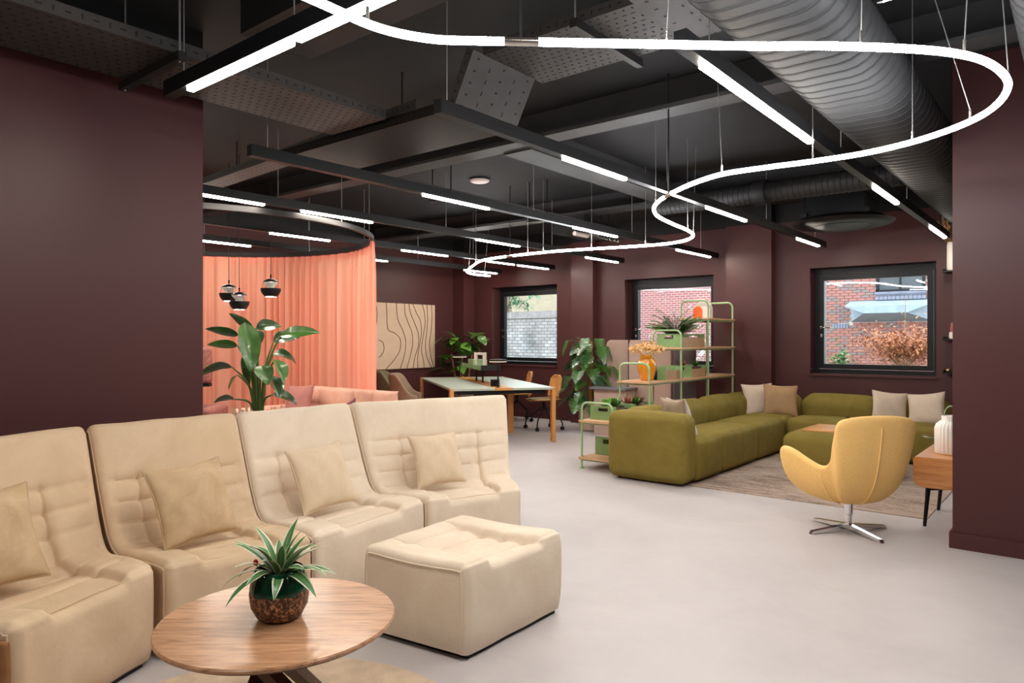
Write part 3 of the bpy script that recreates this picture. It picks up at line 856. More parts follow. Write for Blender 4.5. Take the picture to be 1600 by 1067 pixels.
for x in (.75,):
    b = MB(); b.bx(x - .02, x + .02, -.2, .5, .275, .32)
    b.build('support_channel', M['grey_metal'], t2, smooth=False)
    MB().tube([(x, -.18, .3), (x, -.18, CEIL - 2.72)], .005, 6).build('threaded_rod', M['wire'], t2)
    MB().tube([(x, .48, .3), (x, .48, CEIL - 2.72)], .005, 6).build('threaded_rod', M['wire'], t2)
t3 = thing('cable_tray', 'narrow cable tray over the desk, loaded with coils and boxes', 'cable tray', (-5.0, 6.6, 2.82))
cable_tray(t3, 4.4, .22, Matrix.Translation((0, 0, 0)), 3, .08)
for y in (-1.6, 0, 1.6):
    for s_ in (-.13, .13):
        MB().tube([(s_, y, -.03), (s_, y, CEIL - 2.82)], .006, 6).build('threaded_rod', M['black_metal'], t3)
    MB().bx(-.16, .16, y - .02, y + .02, -.045, -.004).build('support_channel', M['grey_metal'], t3, smooth=False)
t4 = thing('cable_tray', 'dark cable tray crossing behind the left wall corner toward the white disc', 'cable tray', (-5.0, 3.3, 2.86), R(-4))
cable_tray(t4, 3.4, .2, Matrix.Rotation(R(90), 4, 'Z'), 3, .08)
for x in (-1.2, .3, 1.3):
    MB().tube([(x, .1, 0), (x, .1, CEIL - 2.86)], .006, 6).build('threaded_rod', M['black_metal'], t4)

# spiral ducts
def oval_duct(root, w, h, L, pitch=.105):
    prof = []
    r = h / 2
    nn = 10
    for k in range(nn + 1):
        a = -PI / 2 + PI * k / nn
        prof.append((w / 2 - r + r * math.cos(a), r * math.sin(a)))
    for k in range(nn + 1):
        a = PI / 2 + PI * k / nn
        prof.append((-w / 2 + r + r * math.cos(a), r * math.sin(a)))
    rows = []; seam = MB()
    y = 0.0
    while y <= L:
        for dy, g in ((0, 0), (pitch * .92, 0), (pitch * .95, .0025), (pitch * .985, .0025)):
            rows.append([(px * (1 + g / (w / 2)), y + dy, pz * (1 + g / (h / 2))) for px, pz in prof])
        y += pitch
    b = MB().grid(rows, wrap=True)
    b.build('duct_skin', M['duct'], root, angle=25)
    y = 0.0
    while y <= L:
        q = [(px * 1.002 + (.0015 if px > 0 else -.0015), pz * 1.006 + (.0015 if pz > 0 else -.0015)) for px, pz in prof]
        rows = [[(px, y + pitch * .985, pz) for px, pz in q], [(px, y + pitch * 1.11, pz) for px, pz in q]]
        seam.grid(rows, wrap=True); y += pitch
    o = seam.build('duct_seams', M['hole'], root); o['kind'] = 'stuff'
d1 = thing('spiral_duct', 'large grey flat-oval spiral duct running from overhead past the right wall', 'duct', (-.975, 1.0, 2.80))
oval_duct(d1, .52, .32, 8.5)
for y in (2.35, 5.2):
    MB().box((.30, y, .05), (.06, .02, .02)).build('duct_bracket', M['steel'], d1)
    MB().tube([(.31, y, .05), (.31, y, CEIL - 2.80)], .005, 6).build('threaded_rod', M['wire'], d1)
d2 = thing('spiral_duct', 'short run of spiral duct at the top right corner beyond the tube light', 'duct', (.03, 1.4, 2.80))
oval_duct(d2, .56, .32, 4.0)
d3 = thing('round_duct', 'thin round spiral duct crossing behind the tube light curve', 'duct', (-3.6, 6.95, 2.84))
rows = []
for k in range(70):
    for dy, g in ((0, 0), (.042, 0), (.045, .005), (.05, .005)):
        rows.append([(k * .053 + dy, (.1 + g) * math.cos(a * PI / 8), (.1 + g) * math.sin(a * PI / 8)) for a in range(16)])
MB().grid(rows, wrap=True).build('duct_skin', M['grey_metal'], d3, angle=25)
b = MB(); b.lathe([(.125, -.06), (.125, .06)], 16, mat=Matrix.Translation((1.1, 0, 0)) @ Matrix.Rotation(R(90), 4, 'Y'))
b.build('duct_collar', M['grey_metal'], d3)
for x in (.4, 2.2):
    MB().tube([(x, 0, .1), (x, 0, CEIL - 2.84)], .005, 6).build('threaded_rod', M['black_metal'], d3)

# round cassette
ac = thing('air_diffuser', 'large round black ceiling air diffuser above the green sofa', 'air conditioner', (-2.19, 8.66, 2.70))
MB().lathe([(.30, -.01), (.44, -.015), (.52, .0), (.55, .03), (.50, .05), (.46, .06), (.44, .08)], 40).build('diffuser_ring', M['grey_metal'], ac)
MB().lathe([(.0, -.03), (.20, -.028), (.29, -.015), (.30, .005)], 40).build('diffuser_disc', M['black_metal'], ac)
MB().box((0, 0, .2), (.62, .62, .24)).build('plenum_box', M['black_metal'], ac, smooth=False)
for a in range(4):
    q = a * PI / 2 + .8
    MB().tube([(.46 * math.cos(q), .46 * math.sin(q), .06), (.46 * math.cos(q), .46 * math.sin(q), CEIL - 2.70)], .006, 6).build('threaded_rod', M['black_metal'], ac)
    MB().box((.46 * math.cos(q), .46 * math.sin(q), .10), (.07, .04, .05)).build('bracket', M['grey_metal'], ac, smooth=False)

for (x, y, lab) in [(-4.43, 4.87, 'white ceiling disc on the slab beside the light beam, the larger in view'), (-5.46, 6.08, 'white ceiling disc over the desk, the smaller in view')]:
    t = thing('ceiling_speaker', lab, 'speaker', (x, y, CEIL), 0, 'white ceiling discs')
    MB().lathe([(.0, -.045), (.085, -.043), (.108, -.032), (.115, -.02), (.112, 0)], 32).build('speaker_cover', M['disc_white'], t)
    MB().lathe([(.118, -.018), (.122, -.01), (.122, 0)], 32).build('speaker_rim', M['grey_metal'], t)

# fan coil with coiled cables on the tray
fc = thing('fan_coil_unit', 'dark fan coil box with hoses hanging above the desk end', 'air conditioner', (-5.3, 8.1, 2.78))
MB().box((0, 0, .12), (.5, .9, .2)).build('casing', M['grey_metal'], fc, smooth=False)
for k in range(4):
    MB().tube(catmull([(.25, -.3 + k * .1, .1), (.4, -.3 + k * .13, .02), (.38, -.1 + k * .1, -.06), (.2, .1 + k * .1, .0)], 6), .016, 7).build('hose', M['black_metal'], fc)
MB().tube([(.2, -.6, -.03), (.2, -.3, -.03)], .03, 10).build('valve', M['disc_white'], fc)
for sx_ in (-.22, .22):
    MB().tube([(sx_, .2, .2), (sx_, .2, CEIL - 2.78)], .006, 6).build('threaded_rod', M['black_metal'], fc)
bx = thing('duct_box', 'dark square bulkhead duct above the left end of the ceiling', 'duct', (-2.7, 2.02, 2.88))
b = MB(); b.bx(-.5, 1.2, -.2, .2, .0, .36)
b.build('duct_casing', M['grey_metal'], bx, smooth=False)
MB().bx(-.3, .9, .2, .205, .1, .28).build('duct_grille', M['hole'], bx, smooth=False)

# ------------------------------------------------------------------ beige modular sofa
def lerp(a, b, t): return a + (b - a) * t

def tufted(root, FL, FR, BR, BL, prof, mat, top_range, hseams, vtop, dip=.030, nt=104, ns=210, groove=.016, hfull=True):
    """lofted padded body: side profile (a from front 0 to rear 1, z) swept from the left side to the right side"""
    FL, FR, BR, BL = [Vector((*q, 0)) for q in (FL, FR, BR, BL)]
    D = ((BL - FL).length + (BR - FR).length) / 2
    P, L = resample(catmull([(a * D, z, 0) for a, z in prof], 10), ns)
    N = []
    for i in range(len(P)):
        t = (P[min(i + 1, len(P) - 1)] - P[max(i - 1, 0)]).normalized()
        N.append(Vector((-t.y, t.x, 0)))
    s0, s1 = top_range
    TC = .265
    # columns: evenly spread, crowded at the two long seams and at the sides
    ts = sorted(set([round(k / nt, 5) for k in range(nt + 1)] + [round(c + d, 5) for c in (.5 - TC, .5 + TC) for d in (-.012, -.006, -.003, 0, .003, .006, .012)] + [.002, .006, .994, .998]))
    rows = []
    for i in range(len(P)):
        s_ = i / ns * L
        row = []
        a = P[i].x / D
        w_here = (lerp(FR, BR, a) - lerp(FL, BL, a)).length
        top = smooth01((s_ - s0) / .04) * smooth01((s1 - s_) / .05)
        tufts = smooth01((s_ - s0 - .02) / .05) * smooth01((vtop - s_) / .05)
        nr = min(abs(s_ - h) for h in hseams)
        for t in ts:
            base = lerp(lerp(FL, BL, a), lerp(FR, BR, a), t)
            dr = (lerp(BL, BR, t) - lerp(FL, FR, t)).normalized()
            e = min(t, 1 - t) * w_here
            r = .034
            d = 0
            if e < r:
                d -= r - math.sqrt(max(0, r * r - (r - e) ** 2))
            x = abs(t - .5)
            cen = smooth01((TC + .035 - x) / .06)
            seat = smooth01((s_ - s0 + .05) / .07) * smooth01((vtop - s_) / .30)
            d -= dip * cen * seat
            ve = abs(x - TC) * w_here
            edge_f = smooth01((e - .012) / .06)
            d -= groove * tufts * (.65 * math.exp(-(ve / .009) ** 2) + .35 * math.exp(-(ve / .035) ** 2))
            hs = top * edge_f * (1 if (x < TC or hfull) else .25)
            d -= groove * hs * (.6 * math.exp(-(nr / .0075) ** 2) + .4 * math.exp(-(nr / .028) ** 2))
            # button-like pull where the seams cross
            d -= .010 * top * math.exp(-((ve / .03) ** 2 + (nr / .03) ** 2))
            d += .005 * math.exp(-((s_ - s0) / .007) ** 2) - .006 * math.exp(-((s_ - s0 - .018) / .008) ** 2)
            d += .003 * math.sin(s_ * 13 + t * 7) * math.sin(t * 9 + s_ * 4) * edge_f
            q = base + dr * (N[i].x * d)
            row.append((q.x, q.y, P[i].y + N[i].y * d))
        rows.append(row)
    b = MB().grid(rows)
    n = len(rows); c = len(rows[0])
    b.f.append(tuple(i * c for i in range(n)))
    b.f.append(tuple(i * c + c - 1 for i in range(n - 1, -1, -1)))
    b.f.append(tuple(j for j in range(c - 1, -1, -1)) + tuple((n - 1) * c + j for j in range(c)))
    o = b.build('upholstery', mat, root, weld=True, angle=75)
    # piping round both sides
    for k in (0, c - 1):
        MB().tube([Vector(r_[k]) for r_ in rows[4:-4:2]], .005, 6).build('piping', mat, root)
    # recessed dark plinth
    cc = (FL + FR + BR + BL) / 4
    pl = [tuple((cc + (q - cc) * .90)[:2]) for q in (FL, FR, BR, BL)]
    MB().prism(pl, 0, .03).build('plinth', M['black_metal'], root, smooth=False)
    return o, P, D

SOFA_PROF = [(.04, .022), (.010, .09), (.0, .25), (.004, .375), (.022, .418), (.07, .432), (.25, .425), (.42, .405), (.52, .40), (.60, .435), (.66, .52), (.72, .64), (.78, .77), (.825, .87), (.86, .935), (.90, .955), (.945, .94), (.965, .88), (.975, .6), (.975, .2), (.96, .022)]
def sofa_module(FL, FR, BR, BL, label, mat='beige'):
    c = ((FL[0] + FR[0] + BR[0] + BL[0]) / 4, (FL[1] + FR[1] + BR[1] + BL[1]) / 4)
    t = thing('sofa_module', label, 'sofa', (c[0], c[1], 0), 0, 'beige tufted sofa modules')
    f = lambda q: (q[0] - c[0], q[1] - c[1])
    o, P, D = tufted(t, f(FL), f(FR), f(BR), f(BL), SOFA_PROF, M[mat], (.395, 1.62), [.66, .84, .965, 1.075, 1.185, 1.295], 1.325)
    return t
m1 = sofa_module((-2.79, .782), (-3.075, 1.362), (-3.99, 1.375), (-3.60, .16), 'tan tufted sofa module with angled end and a rust brown side panel', 'tan')
m2 = sofa_module((-3.05, 1.40), (-2.95, 2.06), (-4.0, 2.19), (-4.0, 1.395), 'tan tufted sofa module behind the plant on the walnut table', 'tan')
m3 = sofa_module((-2.945, 2.075), (-3.085, 2.95), (-4.0, 3.02), (-4.0, 2.205), 'cream tufted sofa module just left of the wedge-shaped last module')
m4 = sofa_module((-3.08, 2.975), (-2.86, 3.58), (-3.60, 4.30), (-4.0, 3.045), 'wedge-shaped cream tufted sofa module at the end nearest the desk')
# rust coloured side panel of the end module
b = MB()
ux, uy = (-3.60 + 2.79), (.16 - .782); ul = math.hypot(ux, uy); ux /= ul; uy /= ul
nx, ny = -uy, ux
b.soft_box((0, 0, .205), (.80, .03, .34), .014, .004, 4)
sp = b.build('side_panel', M['rust'], m1, weld=True)
sp.location = (-2.79 + ux * .43 + nx * .006 - m1.location.x, .782 + uy * .43 + ny * .006 - m1.location.y, 0)
sp.rotation_euler = (0, 0, math.atan2(uy, ux))
sp['label'] = 'rust brown side panel'

OT_PROF = [(.03, .022), (.008, .10), (.0, .24), (.006, .36), (.03, .405), (.09, .42), (.3, .415), (.5, .412), (.7, .415), (.91, .42), (.97, .405), (.994, .36), (1.0, .24), (.992, .10), (.97, .022)]
t = thing('ottoman', 'cream tufted velvet footstool in front of the beige sofa', 'footstool', (-2.375, 2.56, 0))
f = lambda x, y: (x + 2.375, y - 2.56)
tufted(t, f(-2.055, 2.215), f(-2.065, 2.945), f(-2.72, 2.86), f(-2.665, 2.13), OT_PROF, M['beige'], (.385, 1.01), [.50, .62, .745, .87], 1.0, dip=.040, hfull=False)

# ------------------------------------------------------------------ cushions
def cushion_mesh(name, size, thick, mat, n=18, pinch=.10):
    b = MB()
    for sgn in (1, -1):
        rows = []
        for i in range(n + 1):
            row = []
            for j in range(n + 1):
                u = math.sin(PI / 2 * (-1 + 2 * i / n)); v = math.sin(PI / 2 * (-1 + 2 * j / n))
                k = max(0, (1 - u * u) * (1 - v * v))
                x = u * size / 2 * (1 - pinch * (1 - v * v) * abs(u) ** 1.5)
                y = v * size / 2 * (1 - pinch * (1 - u * u) * abs(v) ** 1.5)
                z = sgn * thick / 2 * k ** .42
                z += .004 * math.sin(9 * u + 5 * v) * (k ** .3)
                row.append((x, y, z) if sgn > 0 else (x, y, z))
            rows.append(row if sgn > 0 else row[::-1])
        b.grid(rows)
    return b.mesh(name, mat, weld=True, angle=80)

def cushion(label, loc, face, lean, roll, size, thick, mat, group, seam=None):
    """loc: middle of the lower edge; face: heading of the front; lean: backward tilt"""
    t = thing('cushion', label, 'cushion', loc, 0, group)
    me = cushion_mesh('cover', size, thick, M[mat])
    T = Matrix.Rotation(face, 4, 'Z') @ Matrix.Rotation(-lean, 4, 'Y') @ Matrix.Rotation(R(90), 4, 'Y') @ Matrix.Rotation(R(90), 4, 'Z') @ Matrix.Rotation(roll, 4, 'Z') @ Matrix.Translation((0, size * .47, 0))
    inst(me, 'cover', t, T)
    pts = []
    for k in range(48):
        a = k / 48 * 4; sd = int(a); q = -1 + 2 * (a - sd)
        pr = 1 - .10 * (1 - q * q)
        u, v = [(q, -pr), (pr, q), (-q, pr), (-pr, -q)][sd]
        pts.append((u * size / 2, v * size / 2, 0))
    me2 = MB().tube(pts, .005, 6, closed=True).mesh('piping', M[seam or mat])
    inst(me2, 'piping', t, T)
    return t
G1 = 'beige velvet cushions on the tufted sofa'
cushion('tan velvet cushion on the angled end module with the rust panel', (-3.26, .83, .43), R(3), R(25), R(4), .40, .14, 'tan_velvet_cushion', G1)
cushion('tan velvet cushion on the module behind the potted plant', (-3.31, 1.69, .43), R(3), R(25), R(3), .39, .14, 'tan_velvet_cushion', G1)
cushion('cream velvet cushion on the module next to the wedge-shaped one', (-3.37, 2.48, .43), R(0), R(25), R(3), .38, .13, 'beige_cushion', G1)
cushion('cream velvet cushion on the wedge-shaped end module', (-3.34, 3.35, .425), R(-18), R(24), R(2), .36, .13, 'beige_cushion', G1)

# ------------------------------------------------------------------ coffee table and its plant
rg = tag(MB().lathe([(.0, 0), (.80, 0), (.80, .012), (.78, .016), (0, .016)], 64).build('round_rug', M['cream_rug'], angle=30), 'round cream rug under the walnut coffee table', 'rug')
rg.location = (-2.10, 1.2, 0.0)
ct = thing('coffee_table', 'round walnut coffee table with splayed dark legs', 'table', (-2.12, 1.345, 0.0))
MB().lathe([(.30, .438), (.3865, .438), (.3875, .446), (.384, .4515), (0, .452)], 72).build('tabletop', M['walnut'], ct, angle=25).rotation_euler = (0, 0, YAW)
MB().lathe([(0, .420), (.345, .420), (.372, .428), (.385, .438), (.2, .4385)], 72).build('bevelled_underside', M['dark_walnut'], ct, angle=25)
for k in range(4):
    a = k * PI / 2 + .35
    b = MB()
    p0 = Vector((.30 * math.cos(a), .30 * math.sin(a), .017)); p1 = Vector((-.17 * math.cos(a + .5), -.17 * math.sin(a + .5), .421))
    d = (p1 - p0); s_ = Vector((-d.y, d.x, 0)).normalized() * .028; q = d.cross(s_).normalized() * .016
    vs = [p0 + s_ + q, p0 - s_ + q, p0 - s_ - q, p0 + s_ - q, p1 + s_ + q, p1 - s_ + q, p1 - s_ - q, p1 + s_ - q]
    b.add(vs, [(3, 2, 1, 0), (4, 5, 6, 7), (0, 1, 5, 4), (1, 2, 6, 5), (2, 3, 7, 6), (3, 0, 4, 7)])
    b.build('leg', M['dark_walnut'], ct, smooth=False)

def strap_leaf(name, mat, L, W, droop, fold=.25, n=12, tip=.55):
    rows = []; 
    b = MB(); uvs = []
    for i in range(n + 1):
        t = i / n
        w = W / 2 * (.55 + .45 * math.sin(min(1, t / .45) * PI / 2)) * (1 - max(0, (t - tip) / (1 - tip)) ** 1.6) + .0004
        th = droop * t ** 1.5
        y = L * (math.sin(droop * t) / droop if abs(droop) > 1e-3 else t)
        z = -L * ((1 - math.cos(droop * t)) / droop if abs(droop) > 1e-3 else 0)
        rows.append([(-w, y, z + fold * w), (-w * .5, y, z + fold * w * .4), (0, y, z), (w * .5, y, z + fold * w * .4), (w, y, z + fold * w)])
    b.grid(rows)
    me = b.mesh(name, mat, angle=70)
    uvl = me.uv_layers.new(name='UVMap')
    for lp in me.loops:
        vi = lp.vertex_index
        uvl.data[lp.index].uv = ((vi % 5) / 4, (vi // 5) / n)
    return me

pp = thing('potted_plant', 'striped-leaf plant in a green and speckled brown pot on the walnut table', 'plant', (-2.112, 1.342, .452))
MB().lathe([(.0, 0), (.055, 0), (.072, .008), (.092, .045), (.0975, .085), (.094, .12), (.084, .15), (.079, .166), (.075, .168), (.073, .163), (.077, .14), (.078, .125)], 48).build('pot', M['drip_pot'], pp, angle=60)
MB().lathe([(0, .14), (.04, .141), (.077, .135)], 24).build('soil', M['soil'], pp)
rl = random.Random(5)
for k in range(30):
    ring = k / 30
    az = k * 2.399
    L = rl.uniform(.155, .22) * (1 - .12 * ring)
    el = R(28 + 55 * ring + rl.uniform(-8, 8))
    dr = rl.uniform(1.1, 1.7) * (1 - .55 * ring)
    me = strap_leaf('leaf', M['striped'], L, rl.uniform(.032, .042), dr)
    inst(me, 'leaf', pp, Matrix.Translation((.012 * math.cos(az), .012 * math.sin(az), .142)) @ Matrix.Rotation(az - PI / 2, 4, 'Z') @ Matrix.Rotation(el, 4, 'X') @ Matrix.Rotation(rl.uniform(-.3, .3), 4, 'Y'))
MB().lathe([(0, 0), (.007, .004), (.009, .012), (.005, .02), (0, .022)], 10, (-.03, -.07, .185)).build('red_berry', plain('red_berry', (.5, .02, .015), .4), pp)
MB().tube([(-.02, -.04, .14), (-.03, -.07, .19)], .0015, 5).build('berry_stem', M['stem'], pp)

# ------------------------------------------------------------------ green sofa
GS = 'olive green sofa modules'
def gmod(label, x, y):
    return thing('sofa_module', label, 'sofa', (x, y, 0), 0, GS)
def gbox(root, name, x0, x1, y0, y1, z0, z1, r=.07, puff=.02, n=8):
    l = root.location
    return MB().soft_box(((x0 + x1) / 2 - l.x, (y0 + y1) / 2 - l.y, (z0 + z1) / 2), (x1 - x0, y1 - y0, z1 - z0), r, puff, n).build(name, M['green'], root, weld=True, angle=80)
def gfeet(root, x0, x1, y0, y1):
    l = root.location; b = MB()
    for x in (x0 + .1, x1 - .1):
        for y in (y0 + .1, y1 - .1):
            b.lathe([(.022, 0), (.022, .04)], 8, (x - l.x, y - l.y, 0.006))
    b.build('feet', M['black_metal'], root)
XL, XR, XB = -3.74, -2.88, -3.44
t = gmod('olive sofa module with the broad arm end facing the room', -3.3, 6.5)
gbox(t, 'arm', XL, XR - .01, 6.06, 6.34, .025, .675, .085, .015)
gbox(t, 'seat', XB - .02, XR, 6.33, 6.93, .025, .425, .06, .02)
gbox(t, 'backrest', XL, XB, 6.33, 6.94, .025, .68, .10, .015)
gfeet(t, XL, XR, 6.06, 6.93)
t = gmod('olive sofa module between the armed module and the next one along the shelves', -3.3, 7.44)
gbox(t, 'seat', XB - .02, XR, 6.945, 7.93, .025, .425, .06, .02)
gbox(t, 'backrest', XL, XB, 6.95, 7.93, .30, .69, .15, .015)
gbox(t, 'base', XL, XB, 6.95, 7.93, .025, .36, .05, .0)
gfeet(t, XL, XR, 6.945, 7.93)
t = gmod('olive sofa module next to the corner module, by the tall end of the shelves', -3.3, 8.4)
gbox(t, 'seat', XB - .02, XR, 7.945, 8.82, .025, .425, .06, .02)
gbox(t, 'backrest', XL, XB, 7.945, 8.82, .30, .69, .15, .015)
gbox(t, 'base', XL, XB, 7.95, 8.82, .025, .36, .05, .0)
gfeet(t, XL, XR, 7.945, 8.82)
t = gmod('olive corner sofa module with one pale and one tan cushion', -3.3, 9.2)
gbox(t, 'seat', XB - .02, XR, 8.835, 9.38, .025, .425, .06, .02)
gbox(t, 'backrest', XL, XR - .01, 9.36, 9.66, .025, .68, .13, .015)
gbox(t, 'backrest', XL, XB, 8.835, 9.37, .025, .68, .12, .01)
gfeet(t, XL, XR, 8.835, 9.66)
t = gmod('olive sofa module with bolster back under the window, right of the corner', -2.42, 9.25)
gbox(t, 'seat', XR + .015, -1.955, 8.80, 9.40, .025, .425, .06, .02)
gbox(t, 'backrest', XR + .01, -1.96, 9.34, 9.66, .30, .69, .155, .015)
gbox(t, 'base', XR + .02, -1.96, 9.38, 9.66, .025, .36, .05, .0)
gfeet(t, XR, -1.95, 8.8, 9.66)
t = gmod('olive end sofa module with two pale cushions, beside the wall shelves', -1.6, 9.25)
gbox(t, 'seat', -1.94, -1.14, 8.80, 9.40, .025, .425, .06, .02)
gbox(t, 'backrest', -1.935, -1.2, 9.34, 9.66, .30, .69, .155, .015)
gbox(t, 'base', -1.935, -1.2, 9.38, 9.66, .025, .36, .05, .0)
gfeet(t, -1.94, -1.15, 8.8, 9.66)
t = thing('ottoman', 'olive green pouf with a wooden tray inset, behind the mustard chair', 'footstool', (-2.0, 7.8, 0))
MB().soft_box((0, 0, .23), (.88, .90, .41), .09, .02, 8).build('body', M['green'], t, weld=True, angle=80)
b = MB(); b.soft_box((.02, .02, .452), (.62, .56, .03), .012, 0, 4)
b.build('wooden_tray', M['oak'], t, weld=True)
gl = t.location; b = MB()
for x in (-.32, .32):
    for y in (-.32, .32): b.lathe([(.022, 0), (.022, .04)], 8, (x, y, .006))
b.build('feet', M['black_metal'], t)
t = thing('decorative_leaf_bowl', 'small dark curled leaf bowl on the olive pouf tray', 'bowl', (-1.88, 7.95, .467))
for k in range(6):
    a = k * 1.05
    me = strap_leaf('petal', M['dark_walnut'], .15, .09, -1.4 if k % 2 else -.9, .5, 7)
    inst(me, 'petal', t, Matrix.Rotation(a, 4, 'Z') @ Matrix.Translation((0, .01, .006)) @ Matrix.Rotation(R(8), 4, 'X'))
MB().lathe([(0, 0), (.05, .0), (.05, .006), (0, .008)], 14).build('base', M['dark_walnut'], t)

G2 = 'cushions on the olive sofa'
cushion('taupe cushion leaning on the broad arm end of the olive sofa', (-3.20, 6.56, .42), R(62), R(12), R(0), .40, .13, 'taupe_cushion', G2)
cushion('white cushion tucked behind the taupe one at the sofa arm', (-3.17, 6.72, .42), R(55), R(20), R(-3), .40, .11, 'white_cushion', G2)
cushion('pale linen cushion in the sofa corner, beside the tan one', (-3.28, 9.14, .42), R(-45), R(20), R(2), .42, .13, 'linen_cushion', G2)
cushion('tan velvet cushion in the corner of the olive sofa', (-3.03, 9.10, .42), R(-62), R(20), R(-3), .42, .14, 'tan_cushion', G2)
cushion('pale cushion on the end module, nearer the sofa corner', (-1.80, 9.16, .42), R(-64), R(18), R(-6), .38, .13, 'linen_cushion', G2)
cushion('pale cushion on the end module, nearer the lantern', (-1.42, 9.19, .42), R(-98), R(22), R(8), .39, .13, 'linen_cushion', G2)

rg = tag(MB().box((0, 0, .003), (2.4, 3.0, .006)).build('area_rug', M['rug'], smooth=False), 'distressed beige and brown area rug under the olive sofa group', 'rug')
rg.location = (-2.16, 7.72, 0)

# ------------------------------------------------------------------ mustard swivel chair
ch = thing('swivel_chair', 'mustard yellow winged swivel armchair on a steel star base', 'armchair', (-1.345, 5.50, 0), R(134))
rim = {0: (.34, .0, .40), 25: (.345, .15, .405), 48: (.33, .30, .45), 68: (.29, .375, .53), 84: (.19, .42, .595), 100: (.06, .40, .59), 116: (-.06, .34, .53), 130: (-.15, .285, .495), 143: (-.215, .265, .55), 154: (-.285, .285, .70), 164: (-.35, .285, .825), 172: (-.395, .17, .868), 180: (-.41, 0, .878)}
ks = sorted(rim)
half = catmull([rim[k] for k in ks], 5)
full = half + [Vector((q.x, -q.y, q.z)) for q in half[-2:0:-1]]
NV = 14
rows = []
for i in range(NV + 1):
    t = i / NV
    row = []
    for q in full:
        back = smooth01((-q.x - .05) / .25)
        ctl = Vector((q.x * lerp(.92, .74, back), q.y * lerp(.66, .82, back), lerp(.205, .215, back)))
        p0 = Vector((q.x * .06, q.y * .06, .205))
        c2 = Vector((q.x * lerp(.98, .90, back), q.y * lerp(.94, .86, back), lerp(.30, .46, back)))
        w = (1 - t)
        row.append(p0 * w ** 3 + ctl * 3 * w * w * t + c2 * 3 * w * t * t + q * t ** 3)
    rows.append(row)
b = MB().grid(rows, wrap=True)
b.f.append(tuple(range(len(full) - 1, -1, -1)))
sh_ = b.build('shell', M['mustard'], ch, weld=True, angle=80)
md = sh_.modifiers.new('thick', 'SOLIDIFY'); md.thickness = .05; md.offset = -1
md = sh_.modifiers.new('round', 'SUBSURF'); md.levels = 1; md.render_levels = 2
outw = [[Vector((q.x, q.y, q.z)) for q in r] for r in rows]
nfull = len(full)
def seam_line(idx, t0, t1):
    pts = []
    for i in range(NV + 1):
        if t0 <= i / NV <= t1:
            q = rows[i][idx]
            n_ = Vector((q.x, q.y, -.1 if i < 5 else 0)).normalized()
            pts.append(q + n_ * .004)
    return MB().tube(pts, .0045, 6)
hb = len(half) - 1
seam_line(hb, .12, .93).build('back_seam', M['mustard_seam'], ch)
seam_line(hb - 26, .1, .97).build('side_seam', M['mustard_seam'], ch)
seam_line((hb + 26) % nfull, .1, .97).build('side_seam', M['mustard_seam'], ch)
MB().soft_box((.06, 0, .375), (.44, .40, .09), .04, .015, 6).build('seat_cushion', M['mustard'], ch, weld=True)
MB().lathe([(.022, .035), (.022, .12), (.030, .125), (.030, .215), (.055, .22), (.055, .235)], 20).build('column', M['chrome'], ch)
for a in (18, 100, 190, 280):
    aa = R(a)
    T = Matrix.Rotation(aa, 4, 'Z')
    b = MB()
    b.add([(.0, -.022, .055), (.0, .022, .055), (.31, .017, .022), (.31, -.017, .022), (0, -.022, .025), (0, .022, .025), (.325, .015, .0), (.325, -.015, .0)],
          [(0, 3, 2, 1), (4, 5, 6, 7), (0, 1, 5, 4), (1, 2, 6, 5), (2, 3, 7, 6), (3, 0, 4, 7)], T)
    b.build('foot', M['chrome'], ch, smooth=False)

# ------------------------------------------------------------------ low side table and lantern
st = thing('side_table', 'low orange wood side table with rounded edges, cut by the right wall', 'table', (-.38, 6.30, 0))
poly = []
hw, z0, z1, r = .62, .305, .525, .06
for cx, cz, a0 in ((hw - r, z0 + r, -90), (hw - r, z1 - .02, 0), (-hw + .02, z1 - .02, 90), (-hw + r, z0 + r, 180)):
    rr = r if cz < .45 else .02
    for k in range(7):
        a = R(a0 + 90 * k / 6)
        poly.append((cx + rr * math.cos(a), cz + rr * math.sin(a)))
MB().prism(poly, -.40, .40, Matrix.Rotation(R(90), 4, 'X')).build('top_box', M['cherry'], st, angle=30)
for x in (-.55, .55):
    for y in (-.30, .33):
        b = MB(); s_ = 1 if x < 0 else -1
        b.tube([(x - .012 * s_, y, 0), (x + .005 * s_, y, .2), (x + .012 * s_, y, .29)], [.012, .015, .018], 8)
        b.tube([(x + .012 * s_, y, .285), (x + .06 * s_, y, .288), (x + .14 * s_, y, .297)], [.018, .013, .008], 8)
        b.build('leg', M['black_metal'], st)
ln = thing('ribbed_lantern', 'white ribbed ceramic lantern jar with a wire loop on the orange side table', 'vase', (-.80, 6.22, .525))
MB().lathe([(0, 0), (.10, 0), (.108, .008), (.108, .19), (.098, .222), (.075, .243), (.062, .252), (.062, .285), (.055, .288), (.05, .27), (0, .266)], 120, ribs=26, ribd=.03).build('jar', M['white_ceramic'], ln, angle=60)
MB().tube(arc((0, 0), .045, 0, PI, 14, 0) and [(.045 * math.cos(PI * k / 14), 0, .285 + .075 * math.sin(PI * k / 14)) for k in range(15)], .004, 6).build('wire_loop', M['sage'], ln)
lp = thing('leafy_sprig', 'grey green leaf sprig lying behind the white ribbed lantern', 'plant', (-.98, 6.52, .525))
for k in range(7):
    me = strap_leaf('leaf', M['leaf_dark'] if k % 2 else plain('grey_leaf', (.32, .34, .26), .6), .15, .05, .5, .3, 7)
    inst(me, 'leaf', lp, Matrix.Translation((0.06, 0, .02 + .012 * k)) @ Matrix.Rotation(k * .9 + .4, 4, 'Z') @ Matrix.Rotation(R(25 + 6 * k), 4, 'X'))
